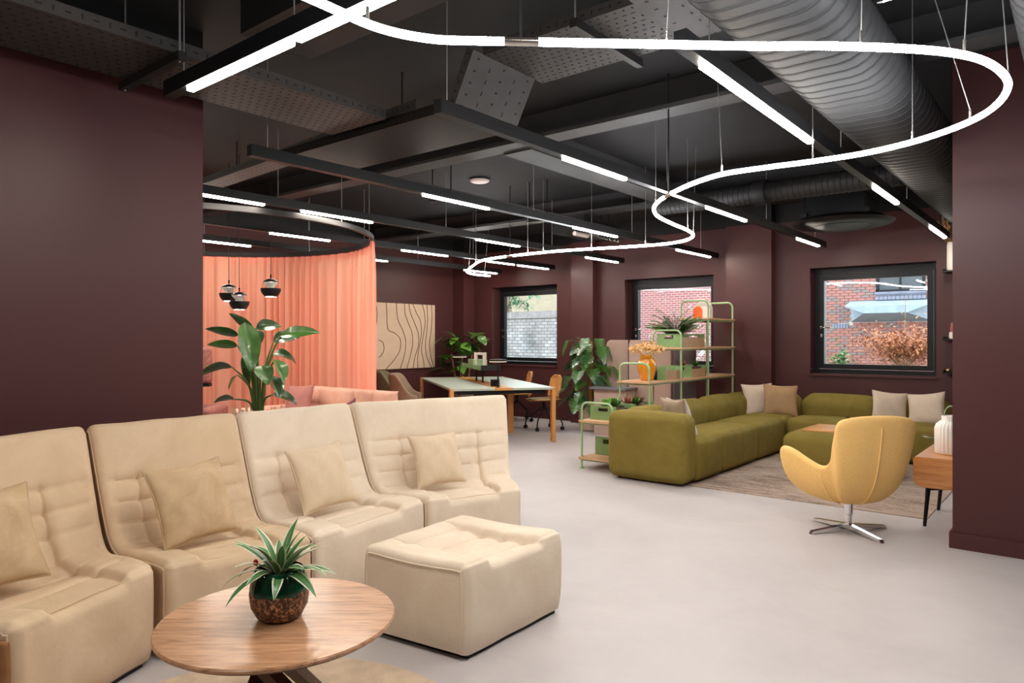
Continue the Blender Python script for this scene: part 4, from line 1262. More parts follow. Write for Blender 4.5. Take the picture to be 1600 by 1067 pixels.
MB().tube([(0.06, 0, 0), (.06, 0, .08), (.065, .0, .12)], .006, 6).build('stem', M['stem'], lp)

# ------------------------------------------------------------------ floating shelves right of the window
for z, lab in ((2.2, 'topmost black floating shelf beside the window, holding the wheat vase'), (1.395, 'middle black floating shelf beside the window'), (1.0, 'lowest black floating shelf beside the window')):
    s_ = thing('floating_shelf', lab, 'shelf', (-.95, 9.78, z), 0, 'floating wall shelves')
    MB().bx(-.38, .38, -.12, .12, -.018, 0).build('shelf_board', M['black_metal'], s_, smooth=False)
    b = MB(); b.bx(-.38, -.37, -.12, .12, 0, .025); b.bx(.37, .38, -.12, .12, 0, .025)
    b.build('end_lip', M['black_metal'], s_, smooth=False)
vs_ = thing('wheat_vase', 'tall white vase of dried wheat on the topmost floating shelf', 'vase', (-1.245, 9.76, 2.2))
MB().lathe([(0, 0), (.05, 0), (.056, .02), (.055, .3), (.048, .34), (.042, .34), (.044, .3), (0, .29)], 24).build('vase', M['white_ceramic'], vs_)
rw = random.Random(9)
for k in range(46):
    a = rw.uniform(0, 6.28); q = rw.uniform(.2, 1)
    tip = Vector((.30 * q * math.cos(a), .11 * q * math.sin(a), .34 + rw.uniform(.2, .36)))
    base = Vector((.02 * math.cos(a), .02 * math.sin(a), .3))
    md_ = base.lerp(tip, .75)
    MB().tube([base, md_, md_.lerp(tip, .15), md_.lerp(tip, .6), tip], [.0015, .0015, .011, .011, .002], 5).build('wheat_stalk', M['wheat'], vs_)
bk = thing('ornament', 'small red and white ornament on the middle floating shelf', 'ornament', (-1.235, 9.76, 1.395))
MB().lathe([(0, 0), (.04, 0), (.045, .03), (.04, .08), (0, .085)], 16).build('white_base', M['white_ceramic'], bk)
MB().lathe([(.03, .085), (.034, .12), (.022, .19), (.0, .2)], 16).build('red_top', plain('brick_red_glaze', (.35, .06, .06), .4), bk)
bk = thing('bookend', 'dark leaning bookend with a brass foot on the lowest floating shelf', 'ornament', (-1.24, 9.76, 1.0))
MB().add([(-.02, -.05, 0), (.05, -.05, 0), (.05, .05, 0), (-.02, .05, 0), (.03, -.05, .22), (.05, -.05, .22), (.05, .05, .22), (.03, .05, .22)], [(3, 2, 1, 0), (4, 5, 6, 7), (0, 1, 5, 4), (1, 2, 6, 5), (2, 3, 7, 6), (3, 0, 4, 7)]).build('slab', M['black_metal'], bk, smooth=False)
MB().soft_box((-.045, 0, .02), (.05, .07, .04), .015, .004, 3).build('brass_foot', plain('brass', (.45, .3, .15), .3, .9), bk, weld=True)

# ------------------------------------------------------------------ stepped green shelving
SX0, SX1 = -4.23, -3.85
SY = [6.36, 7.16, 7.97, 8.76, 9.58]
HT = [.71, 1.11, 1.50, 1.90, 1.90]
LV = [.125, .52, .905, 1.29, 1.67]
sf = thing('stepped_shelf', 'stepped shelving unit of sage green tube hoops and pale wooden boards', 'shelf', ((SX0 + SX1) / 2, 7.97, 0))
cx_ = (SX0 + SX1) / 2; hw_ = (SX1 - SX0) / 2
for y, h in zip(SY, HT):
    yy = y - 7.97
    r = .07
    pts = [(-hw_, yy, .005), (-hw_, yy, h - r)]
    pts += [(-hw_ + r - r * math.cos(a * PI / 12), yy, h - r + r * math.sin(a * PI / 12)) for a in range(1, 7)]
    pts += [(hw_ - r + r * math.sin(a * PI / 12), yy, h - r + r * math.cos(a * PI / 12)) for a in range(0, 6)]
    pts += [(hw_, yy, h - r), (hw_, yy, .005)]
    hp = MB().tube(pts, .0125, 10).build('hoop', M['sage'], sf)
    for s_ in (-hw_, hw_):
        MB().lathe([(.0, 0), (.028, 0), (.028, .008), (.014, .012)], 16, (s_, yy, 0)).build('foot_disc', M['sage'], hp)
spans = [(0, 4, LV[0]), (0, 2, LV[1]), (1, 4, LV[2]), (2, 4, LV[3]), (3, 4, LV[4])]
for a, c, z in spans:
    for k in range(a, c):
        MB().bx(-hw_ - .02, hw_ + .02, SY[k] - 7.97 - (.035 if k == a else -.001), SY[k + 1] - 7.97 + (.035 if k + 1 == c else -.001), z - .022, z).build('board', M['shelf_wood'], sf, smooth=False)
    for s_ in (-hw_, hw_):
        MB().tube([(s_, SY[a] - 7.97, z - .032), (s_, SY[c] - 7.97, z - .032)], .009, 8).build('rail', M['sage'], sf)
    for k in range(a, c + 1):
        MB().tube([(-hw_, SY[k] - 7.97, z - .032), (hw_, SY[k] - 7.97, z - .032)], .009, 8).build('cross_rail', M['sage'], sf)

def planter_box(label, y, z, L=.40, W=.32, H=.15, x=cx_, wood_sides=True, group='green planter boxes on the shelves'):
    t = thing('planter_box', label, 'box', (x, y, z), 0, group)
    for s_ in (-1, 1):       # green ends with hand slots
        y0 = s_ * (L / 2 - .006)
        b = MB()
        b.bx(-W / 2, W / 2, y0 - .005, y0 + .005, 0, H * .62)
        b.bx(-W / 2, -.06, y0 - .005, y0 + .005, H * .62, H * .86); b.bx(.06, W / 2, y0 - .005, y0 + .005, H * .62, H * .86)
        b.bx(-W / 2, W / 2, y0 - .005, y0 + .005, H * .86, H)
        b.build('end_panel', M['sage_dark'], t, smooth=False)
        x0 = s_ * (W / 2 - .006); hh = H * .72
        MB().bx(x0 - .006, x0 + .006, -L / 2 + .012, L / 2 - .012, 0.0, hh).build('side_panel', M['tray_wood'] if wood_sides else M['sage_dark'], t, smooth=False)
    MB().bx(-W / 2 + .01, W / 2 - .01, -L / 2 + .01, L / 2 - .01, .004, .012).build('bottom', M['sage_dark'], t, smooth=False)
    return t
planter_box('green planter box with succulents on the lowest step of the shelves, beside the hoop', 6.66, LV[1], .36)
planter_box('green planter box of reddish succulents behind the olive arm end', 7.16 - .06, LV[1], .40)
planter_box('low green box on the bottom board of the shelves, half hidden by the arm end', 6.75, LV[0], .34, H=.20, wood_sides=False)
planter_box('wood-sided green box behind the amber jar shelf end, on the middle level', 7.85, LV[2], .46)
planter_box('wood-sided green box on the middle level nearer the window wall', 8.55, LV[2], .44)
planter_box('wood-sided green box holding the fern on the upper level', 8.37, LV[3], .70, H=.17)

def stem_leaf(name, mat, L, W, fold=.2, droop=.5, n=9, m=4):
    """broad leaf: pointed oval with a midrib fold"""
    rows = []
    for i in range(n + 1):
        t = i / n
        w = W / 2 * math.sin(PI * t ** .8) ** .75 + .0005
        y = L * math.sin(droop * t) / droop; z = -L * (1 - math.cos(droop * t)) / droop
        rows.append([(w * (k / m), y, z + fold * w * abs(k / m) - .02 * W * math.sin(t * 14) * abs(k / m)) for k in range(-m, m + 1)])
    return MB().grid(rows).mesh(name, mat, angle=80)

def rosette(label, x, y, z, mats, count, n, L, name='succulent'):
    t = thing(name, label, 'plant', (x, y, z), 0, 'plants in the shelf boxes')
    for c in range(count):
        ox, oy = rl.uniform(-.09, .09), -.12 + .24 * (c + .5) / count
        mt = M[mats[c % len(mats)]] if isinstance(mats[c % len(mats)], str) else mats[c % len(mats)]
        me = stem_leaf('leaf', mt, L, L * .38, .3, -.6, 6, 2)
        for k in range(n):
            a = k * 2.4
            inst(me, 'leaf', t, Matrix.Translation((ox, oy, 0)) @ Matrix.Rotation(a, 4, 'Z') @ Matrix.Rotation(R(75 - 55 * (1 - k / n)), 4, 'X') @ Matrix.Scale(.7 + .5 * (1 - k / n), 4))
    MB().box((0, 0, -.012), (.26, .26, .02)).build('soil', M['soil'], t, smooth=False)
    return t
red_leaf = plain('reddish_succulent', (.26, .085, .05), .45, vary=.4, scale=15)
rosette('bright green succulents in the box on the lowest step', cx_, 6.66, LV[1] + .12, ['leaf_light', 'leaf', 'leaf_light'], 3, 12, .13)
rosette('red and green succulents in the box behind the olive arm end', cx_, 7.10, LV[1] + .12, [red_leaf, 'leaf', red_leaf], 3, 14, .12)
rosette('small reddish plant in the box nearest the window wall', cx_, 8.55, LV[2] + .13, [red_leaf, 'leaf'], 2, 9, .10)

fn = thing('fern', 'bushy green fern in the upper shelf box', 'fern', (cx_ - .02, 8.25, LV[3] + .13))
for k in range(52):
    a = k * 2.399; L = rl.uniform(.28, .50); el = rl.uniform(.55, 1.5)
    b = MB()
    def fp(t): return Vector((0, L * t * math.cos(el * (1 - .40 * t)), L * t * math.sin(el * (1 - .40 * t)) - .03 * t * t))
    for i in range(1, 22):
        t = i / 22; q = fp(t); w = .058 * math.sin(PI * min(1, t * .9 + .12)) + .008
        for s_ in (-1, 1):
            b.add([q, q + Vector((s_ * w, .018, -.010)), q + Vector((s_ * w * .6, .030, -.004)), q + Vector((0, .012, 0))], [(0, 1, 2, 3)])
    b.tube([fp(i / 6) for i in range(7)], .0022, 4)
    inst(b.mesh('frond', M['fern'], smooth=False), 'frond', fn, Matrix.Rotation(a, 4, 'Z'))
MB().box((0, 0.05, -.015), (.26, .5, .02)).build('soil', M['soil'], fn, smooth=False)

vs_ = thing('amber_jar', 'shiny amber glazed jar of dried flowers on the shelf', 'vase', (cx_ + .02, 7.42, LV[2]))
MB().lathe([(0, 0), (.065, 0), (.078, .02), (.105, .12), (.112, .19), (.10, .235), (.075, .25), (.072, .265), (.078, .285), (.072, .30), (.06, .29), (.06, .26), (0, .24)], 36).build('jar', M['amber'], vs_, angle=60)
for z in (.245, .262):
    MB().tube(arc((0, 0), .076, 0, 2 * PI, 28, z)[:-1], .006, 6, closed=True).build('neck_ring', M['amber'], vs_)
for k in range(22):
    a = k * 2.399; q = .35 + .65 * math.sqrt(k / 22)
    e = Vector((.185 * q * math.cos(a), .185 * q * math.sin(a), .34 + .10 * (1 - q) + rl.uniform(0, .03)))
    b = MB().tube([(.02 * math.cos(a), .02 * math.sin(a), .28), e * .9 + Vector((0, 0, .02)), e], .002, 4)
    for j in range(55):
        d = Vector((rl.gauss(0, 1), rl.gauss(0, 1), rl.gauss(.15, .8))).normalized()
        l = rl.uniform(.03, .065)
        sd = d.orthogonal().normalized() * .0055
        b.add([e - sd, e + d * l * .6 + sd, e + d * l, e + d * l * .6 - sd], [(0, 1, 2, 3)])
    o = inst(b.mesh('dried_bloom', M['dried'], smooth=False), 'dried_bloom', vs_)
for k, (y, h) in enumerate(((7.58, .15), (7.62, .17), (7.60, .13))):
    b_ = thing('ornament_bottle', ['short dark bottle beside the amber jar', 'tallest steel bottle beside the amber jar', 'small steel bottle behind the other two by the amber jar'][k], 'bottle', (cx_ + .05 - .05 * k, y, LV[2]), 0, 'little bottles beside the amber jar')
    MB().lathe([(0, 0), (.018, 0), (.02, .01), (.02, h * .6), (.008, h * .75), (.007, h * .92)], 16).build('bottle_body', M['steel'] if k else M['black_metal'], b_)
    MB().lathe([(.010, h * .9), (.010, h), (0, h + .002)], 12).build('stopper', M['black_metal'], b_)
om = thing('dome_ornament', 'white and orange dome shaped ceramic ornament on the top shelf', 'ornament', (cx_ + .02, 9.0, LV[4]))
def dome(wd, h, dp, ox):
    pl = [(-wd / 2 + ox, 0)] + [(ox - wd / 2 * math.cos(PI * k / 14), h - wd / 2 + wd / 2 * math.sin(PI * k / 14)) for k in range(15)] + [(wd / 2 + ox, 0)]
    return MB().prism(pl, -dp / 2, dp / 2, Matrix.Rotation(R(90), 4, 'X'))
dome(.22, .235, .10, 0).build('white_arch', M['white_ceramic'], om, angle=40)
dome(.13, .165, .115, -.058).build('orange_arch', M['orange'], om, angle=40)

# ------------------------------------------------------------------ acoustic booth and monstera behind the shelves
bo = thing('acoustic_booth', 'pinkish upholstered privacy booth with a grey ledge behind the shelving', 'booth', (-4.98, 9.0, 0))
def panel(x0, x1, y0, y1, z0, z1, mat):
    dx, dy = x1 - x0, y1 - y0; L = math.hypot(dx, dy); r = .07
    pl = [(0, z0), (L, z0)] + [(L - r + r * math.cos(a * PI / 12), z1 - r + r * math.sin(a * PI / 12)) for a in range(7)] + [(r - r * math.sin(a * PI / 12), z1 - r + r * math.cos(a * PI / 12)) for a in range(7)]
    T = Matrix.Translation((x0, y0, 0)) @ Matrix.Rotation(math.atan2(dy, dx), 4, 'Z') @ Matrix.Rotation(R(90), 4, 'X')
    return MB().prism(pl, -.03, .03, T).build('booth_panel', M[mat], bo, angle=40)
panel(-.56, -.19, .0, .30, .02, 1.38, 'panel_pink')
panel(-.17, .49, .0, .0, .02, 1.38, 'panel_pink')
panel(.50, .68, .02, .34, .02, 1.36, 'panel_grey')
MB().bx(-.62, -.02, -.38, -.04, .67, .70).build('ledge', M['desk_grey'], bo, smooth=False)
MB().bx(-.58, -.05, -.32, -.06, .0, .67).build('lower_cabinet', M['panel_pink'], bo, smooth=False)
MB().tube([(-.18, -.01, .02), (-.18, -.01, 1.38)], .012, 6).build('corner_post', M['black_metal'], bo)

def monstera_leaf(name, mat, L):
    W = L * .92; pts = []
    NP = 26
    def outline(t):
        w = math.sin(PI * t ** .62) ** .8
        return W / 2 * w
    rows = []
    for s_ in (-1, 1):
        pl = []
        for i in range(NP + 1):
            t = i / NP
            w = outline(t)
            if 3 < i < NP - 2 and i % 3 == 0: w *= .25
            pl.append((s_ * w, L * (t - .12 * (w / (W / 2)) * (1 - t)), -.10 * L * t * t + .10 * w))
        rows.append(pl)
    b = MB(); vs = []
    mid = [(0, L * i / NP, -.10 * L * (i / NP) ** 2) for i in range(NP + 1)]
    b.grid([rows[0], mid]); b.grid([mid, rows[1]])
    return b.mesh(name, mat, smooth=False)
mo = thing('monstera', 'tall monstera on a coir pole beside the pilaster', 'plant', (-5.86, 9.05, 0))
MB().lathe([(0, 0), (.14, 0), (.17, .03), (.19, .40), (.185, .43), (.17, .43), (.168, .38)], 28).build('pot', M['pot_beige'], mo)
MB().lathe([(0, .385), (.168, .38)], 20).build('soil', M['soil'], mo)
MB().tube([(0, 0, .38), (.01, 0, 1.0), (0, 0, 1.36)], .032, 10).build('coir_pole', M['coir'], mo)
mls = [monstera_leaf('leaf', M[k], 1.0) for k in ('leaf', 'leaf_dark', 'leaf')]
rm = random.Random(21)
stems = MB()
for k in range(54):
    z = .42 + .98 * (k / 53) + rm.uniform(-.05, .05)
    a = rm.uniform(-2.9, .25) - .3
    d = rm.uniform(.17, .42) * (1.05 - .35 * abs(z - .85))
    q = Vector((d * math.cos(a), d * math.sin(a) * .8, z + rm.uniform(-.02, .06)))
    stems.tube([(0, 0, max(.4, z - .22)), q * .55 + Vector((0, 0, z * .45)), q], .005, 5)
    s_ = rm.uniform(.19, .27)
    inst(mls[k % 3], 'leaf', mo, Matrix.Translation(q) @ Matrix.Rotation(a - PI / 2 + rm.uniform(-.4, .4), 4, 'Z') @ Matrix.Rotation(-rm.uniform(.5, 1.25), 4, 'X') @ Matrix.Rotation(rm.uniform(-.35, .35), 4, 'Y') @ Matrix.Scale(s_, 4))
stems.build('stems', M['stem'], mo)

# ------------------------------------------------------------------ bench desk
DK = R(144.5)
dk = thing('bench_desk', 'long pale green bench desk with oak legs and a central oak strip', 'desk', (-7.17, 8.0, 0), DK)
TL, TWd = 2.88, 1.40
for s_ in (-1, 1):
    y0, y1 = (.125, TWd / 2) if s_ > 0 else (-TWd / 2, -.125)
    MB().bx(-TL / 2, TL / 2, y0, y1, .712, .74).build('desk_top', M['desk_green'], dk, smooth=False)
MB().bx(-TL / 2, TL / 2, -.123, .123, .710, .742).build('centre_strip', M['oak'], dk, smooth=False)
b = MB(); b.bx(-TL / 2 + .12, TL / 2 - .12, -TWd / 2 + .10, -TWd / 2 + .14, .65, .71); b.bx(-TL / 2 + .12, TL / 2 - .12, TWd / 2 - .14, TWd / 2 - .10, .65, .71)
b.bx(-TL / 2 + .06, -TL / 2 + .10, -TWd / 2 + .1, TWd / 2 - .1, .66, .71); b.bx(TL / 2 - .10, TL / 2 - .06, -TWd / 2 + .1, TWd / 2 - .1, .66, .71)
b.build('under_frame', M['black_metal'], dk, smooth=False)
for sx_ in (-1, 1):
    for sy in (-1, 1):
        x = sx_ * (TL / 2 - .045); y = sy * (TWd / 2 + .0)
        g = MB(); g.soft_box((x, y, .372), (.095, .055, .742), .012, 0, 3)
        g.build('leg', M['oak_v'], dk, weld=True)
g = MB(); g.bx(-.38, -.30, -.42, -.34, 0, .71)
g.build('leg', M['oak_v'], dk, smooth=False)

def on_desk(x, y):
    c, s_ = math.cos(DK), math.sin(DK)
    return (-7.17 + x * c - y * s_, 8.0 + x * s_ + y * c)
def desk_lamp(x, y, label):
    X, Y = on_desk(x, y)
    t = thing('desk_lamp', label, 'lamp', (X, Y, .742), 0, 'T-shaped desk lamps')
    MB().lathe([(0, 0), (.035, 0), (.035, .006), (.011, .010), (.011, .345)], 16).build('stem', M['black_metal'], t)
    MB().lathe([(0, .352), (.118, .352), (.122, .358), (.122, .366), (.115, .378), (0, .384)], 40).build('lamp_head', M['black_metal'], t, angle=30)
    MB().lathe([(0, .343), (.114, .343), (.116, .353)], 40).build('light_disc', M['lampglow'], t, angle=30)
desk_lamp(-1.31, .05, 'black disc desk lamp on the near end of the desk strip')
desk_lamp(1.33, .06, 'black disc desk lamp at the far end of the desk, before the fiddle-leaf plant')
X, Y = on_desk(.05, 0)
rs_ = thing('desk_riser', 'raised black slatted tray on two posts above the desk strip', 'shelf', (X, Y, .742), DK)
MB().bx(-.72, .72, -.14, .14, .20, .21).build('tray_base', M['black_metal'], rs_, smooth=False)
for s_ in (-1, 1):
    MB().bx(s_ * .72 - .006, s_ * .72 + .006, -.14, .14, .20, .275).build('tray_end', M['grey_metal'], rs_, smooth=False)
    for k in range(36):
        x = -.70 + k * .04
        MB().bx(x - .014, x + .014, s_ * .138 - .005, s_ * .138 + .005, .205, .27).build('slat', M['sage_dark'] if s_ > 0 else M['grey_metal'], rs_, smooth=False)
for x in (-.22, .22):
    MB().lathe([(.03, 0), (.03, .004), (.014, .008), (.014, .20)], 12, (x, 0, 0)).build('post', M['black_metal'], rs_)
X, Y = on_desk(.2, 0)
bxs = thing('desk_box', 'pale green storage box on the raised desk tray', 'box', (X, Y, .953), DK)
b = MB(); b.bx(-.19, .19, -.11, -.10, 0, .12); b.bx(-.19, .19, .10, .11, 0, .12); b.bx(-.19, -.18, -.1, .1, 0, .12); b.bx(.18, .19, -.1, .1, 0, .12); b.bx(-.18, .18, -.1, .1, 0, .008)
b.build('box_body', M['sage'], bxs, smooth=False)
for s_ in (-1, 1):
    MB().bx(s_ * .19 - .007, s_ * .19 + .007, -.11, .11, .105, .125).build('box_rim', M['sage'], bxs, smooth=False)
X, Y = on_desk(.0, .0)
hf = thing('photo_frame_stand', 'small off-white arch stand on the raised desk tray', 'ornament', (X, Y, .953), DK + R(60))
b = MB(); b.bx(-.09, -.045, -.03, .03, 0, .20); b.bx(.045, .09, -.03, .03, 0, .20); b.bx(-.09, .09, -.03, .03, .20, .235)
b.build('arch', M['cream'], hf, smooth=False)
MB().lathe([(0, 0), (.018, 0), (.018, .02), (0, .022)], 12, (0, 0, .235)).build('knob', M['black_metal'], hf)
X, Y = on_desk(-1.06, .03)
for k in range(4):
    d_ = tag(MB().lathe([(0, 0), (.055, 0), (.066, .006), (.066, .018), (.058, .024), (0, .024)], 28).build('round_dish', M['black_metal']), ['bottom black dish of the stack on the desk strip', 'second black dish from the bottom of the desk stack', 'third black dish from the bottom of the desk stack', 'top black dish of the stack on the desk strip'][k], 'dish', 'stacked black dishes')
    d_.location = (X, Y, .742 + k * .0245)

# swivel chairs on castors
def plywood_chair(loc, rz, label):
    t = thing('desk_chair', label, 'chair', (*loc, 0), rz, 'plywood desk chairs on castors')
    rows = []
    for i in range(13):
        u = i / 12
        row = []
        for j in range(9):
            v = -1 + 2 * j / 8
            w = .19 * (1 - .25 * max(0, (u - .8) / .2) ** 2 * 1) * (.92 + .08 * math.sin(PI * u))
            z = .50 + .33 * u
            if u > .85: w *= math.sqrt(max(0.05, 1 - ((u - .85) / .17) ** 2)) 
            row.append((-.20 - .07 * u + .05 * v * v, v * w, z))
        rows.append(row)
    o = MB().grid(rows).build('backrest', M['oak_v'], t, angle=80)
    md = o.modifiers.new('ply', 'SOLIDIFY'); md.thickness = .014
    s_ = []
    for i in range(11):
        u = i / 10; x = -.21 + .44 * u
        s_.append([(x, v * .215 * (1 - .12 * (2 * u - 1) ** 2), .445 + .02 * v * v - .03 * max(0, u - .75) ** 1 + .06 * max(0, .12 - u)) for v in (-1, -.7, -.35, 0, .35, .7, 1)])
    o = MB().grid(s_).build('seat', M['oak'], t, angle=80)
    md = o.modifiers.new('ply', 'SOLIDIFY'); md.thickness = .014
    MB().soft_box((.02, 0, .462), (.38, .36, .03), .014, .004, 5).build('seat_pad', M['olive_fabric'], t, weld=True)
    MB().tube([(-.19, 0, .43), (-.235, 0, .46), (-.225, 0, .56)], .03, 6).build('back_bracket', M['oak'], t)
    MB().tube([(0, 0, .30), (0, 0, .43)], .022, 10).build('column', M['black_metal'], t)
    for k in range(4):
        a = k * PI / 2 + PI / 4
        c, q = math.cos(a), math.sin(a)
        lg = MB().tube([(.02 * c, .02 * q, .34), (.16 * c, .16 * q, .24), (.27 * c, .27 * q, .17), (.30 * c, .30 * q, .11), (.30 * c, .30 * q, .055)], .012, 8).build('leg', M['black_metal'], t)
        w = MB().lathe([(.010, -.022), (.030, -.020), (.032, 0), (.030, .020), (.010, .022)], 16, mat=Matrix.Translation((.30 * c, .30 * q, .032)) @ Matrix.Rotation(a, 4, 'Z') @ Matrix.Rotation(R(90), 4, 'X'))
        w.build('castor', M['black_metal'], lg)
fx = math.atan2(-.815, -.58)
plywood_chair((-6.50, 8.72), fx + R(8), 'plywood chair with olive pad at the near end of the desk side facing the windows')
plywood_chair((-7.55, 9.36), fx - R(6), 'plywood chair with olive pad at the far end of the desk side facing the windows')

def wing_chair(loc, rz, mat, label):
    t = thing('desk_armchair', label, 'chair', (*loc, 0), rz, 'upholstered chairs at the desk')
    rows = []
    for i in range(12):
        u = i / 11
        row = []
        for j in range(21):
            v = -1 + 2 * j / 20
            ang = v * R(112)
            hgt = .90 - .30 * smooth01((abs(v) - .45) / .45)
            r = .27 + .02 * u
            z = .34 + (hgt - .34) * u
            row.append((-r * math.cos(ang) - .05 * u + .02, r * math.sin(ang), z))
        rows.append(row)
    o = MB().grid(rows).build('backrest', M[mat], t, angle=80)
    md = o.modifiers.new('pad', 'SOLIDIFY'); md.thickness = .045
    md = o.modifiers.new('round', 'SUBSURF'); md.levels = 1; md.render_levels = 1
    MB().soft_box((.06, 0, .42), (.50, .47, .12), .05, .015, 5).build('seat', M['olive_fabric'], t, weld=True)
    for a in (45, 135, 225, 315):
        c, q = math.cos(R(a)), math.sin(R(a))
        MB().tube([(.17 * c, .17 * q, .35), (.25 * c, .25 * q, .0)], [.016, .011], 8).build('leg', M['black_metal'], t)
fx2 = math.atan2(.815, .58)
wing_chair((-7.60, 7.02), fx2 - R(14), 'taupe_fabric', 'taupe wing-back chair at the desk, nearer the beige sofa')
wing_chair((-8.42, 7.45), fx2 - R(14), 'olive_fabric', 'olive wing-back chair at the desk, nearer the coral curtain')

# fiddle-leaf fig
fg = thing('fiddle_leaf_fig', 'bushy fiddle-leaf fig in the far corner behind the desk', 'plant', (-8.72, 9.22, 0))
MB().lathe([(0, 0), (.17, 0), (.2, .03), (.22, .42), (.215, .45), (.195, .45), (.195, .40)], 28).build('pot', M['pot_beige'], fg)
MB().lathe([(0, .405), (.195, .40)], 20).build('soil', M['soil'], fg)
trs = [((-.05, 0), (-.20, -.05)), ((0, .03), (-.06, .02)), ((.04, -.02), (.08, -.06)), ((.06, .02), (.22, .05))]
for (a0, a1), (b0, b1) in trs:
    MB().tube([(a0, a1, .38), ((a0 + b0) / 2, (a1 + b1) / 2, .70), (b0, b1, 1.12)], [.02, .017, .010], 7).build('trunk', M['bark'], fg)
fls = [stem_leaf('leaf', M[k], 1.0, .62, .12, .7, 9, 3) for k in ('leaf', 'leaf_light', 'leaf')]
rf = random.Random(4)
for k in range(46):
    tr = trs[k % 4][1]
    z = .72 + .75 * rf.random() ** .8
    a = rf.uniform(0, 6.28); dd = rf.uniform(.02, .16)
    q = Vector((tr[0] * (z / 1.1) + dd * math.cos(a), tr[1] + dd * math.sin(a) * .8, z))
    inst(fls[k % 3], 'leaf', fg, Matrix.Translation(q) @ Matrix.Rotation(a - PI / 2, 4, 'Z') @ Matrix.Rotation(rf.uniform(-.5, 1.0) * (1 if z > 1 else .6), 4, 'X') @ Matrix.Rotation(rf.uniform(-.4, .4), 4, 'Y') @ Matrix.Scale(rf.uniform(.24, .36), 4))
for k, (y_, z_) in enumerate(((9.6, .0),)): pass

# ------------------------------------------------------------------ line art on the west wall
pa = thing('wall_art', 'tan canvas with dark wavy contour lines on the wall beside the desk', 'painting', (XW + .03, 8.28, 1.445))
PW, PH = 1.61, 1.135
MB().bx(-.03, .012, -PW / 2, PW / 2, -PH / 2, PH / 2).build('canvas', M['canvas'], pa, smooth=False)
def art(uv):
    pts = catmull([(.0145, -PW / 2 + PW * (.22 + .78 * u), PH / 2 - PH * v) for u, v in uv], 8)
    MB().tube(pts, .0055, 5).build('painted_line', M['ink'], pa)
for uv in [
    [(.08, 0), (.09, .2), (.11, .40), (.22, .45), (.33, .55), (.32, .72), (.22, .86), (.07, 1)],
    [(.26, 0), (.27, .15), (.30, .28), (.38, .42), (.43, .58), (.41, .78), (.33, 1)],
    [(.41, 0), (.42, .15), (.48, .30), (.55, .45), (.56, .62), (.52, .80), (.45, 1)],
    [(.49, 0), (.52, .14), (.60, .30), (.67, .46), (.67, .65), (.60, .84), (.57, 1)],
    [(.57, 0), (.63, .13), (.71, .26), (.73, .44), (.70, .62), (.66, .82), (.66, 1)],
    [(.75, 0), (.79, .14), (.80, .32), (.76, .52), (.73, .72), (.77, .88), (.78, 1)],
    [(.84, 0), (.85, .2), (.84, .40), (.81, .58), (.82, .78), (.88, .92), (.93, 1)],
    [(.93, 0), (.94, .2), (.92, .42), (.89, .60), (.91, .8), (.96, .95), (.98, 1)],
    [(-.05, .56), (.02, .60), (.04, .70), (.0, .78), (-.05, .82)],
    [(-.10, 0), (-.08, .2), (-.12, .42), (-.2, .5)]]:
    art(uv)

# ------------------------------------------------------------------ curtain ring and sheer curtain
RC, RR = (-7.38, 3.75), 1.80
ring = thing('curtain_track', 'black circular curtain track hung from the ceiling', 'curtain rail', (RC[0], RC[1], 2.49))
MB().grid([[(rr * math.cos(2 * PI * k / 120), rr * math.sin(2 * PI * k / 120), zz) for k in range(120)] for rr, zz in ((RR - .018, 0), (RR + .018, 0), (RR + .018, .05), (RR - .018, .05), (RR - .018, 0))], wrap=True).build('track_rail', M['grey_metal'], ring, angle=30)
for k in range(8):
    a = k * PI / 4 + .3
    MB().tube([(RR * math.cos(a), RR * math.sin(a), .05), (RR * math.cos(a), RR * math.sin(a), CEIL - 2.49)], .004, 6).build('hanging_rod', M['wire'], ring)
cu = thing('sheer_curtain', 'coral pink sheer curtain pleated round the far half of the ring', 'curtain', (RC[0], RC[1], 0))
a0, a1 = R(45), R(232)
NS = 960
rc = random.Random(8)
ph = [0]
for k in range(NS):
    ph.append(ph[-1] + (.30 + .12 * math.sin(k * .021) + .08 * math.sin(k * .083)))
def cpt(k, z, amp, out=0):
    a = a0 + (a1 - a0) * k / NS
    r = RR + amp * math.sin(ph[k]) + .3 * amp * math.sin(ph[k] * 2.3 + 1) + out
    da = amp * .25 * math.cos(ph[k]) / RR
    return (r * math.cos(a + da), r * math.sin(a + da), z)
rows = []
for i, z in enumerate((2.475, 2.40, 2.32, 2.1, 1.8, 1.5, 1.2, .9, .6, .3, .02)):
    t = i / 10
    amp = .016 + .020 * min(1, t * 3)
    rows.append([cpt(k, z, amp) for k in range(NS + 1)])
for i, r_ in enumerate(rows):      # leading edge spreads towards the floor
    for k in range(60):
        x, y, z = r_[k]
        sp_ = .10 * (i / 10) * (1 - k / 60)
        r_[k] = (x + sp_ * .75, y - sp_ * .65, z)
MB().grid(rows).build('sheer_cloth', M['sheer'], cu, angle=180)
MB().grid([[cpt(k, z, .019, .003) for k in range(NS + 1)] for z in (2.48, 2.40)]).build('header_tape', M['hem'], cu, angle=180)

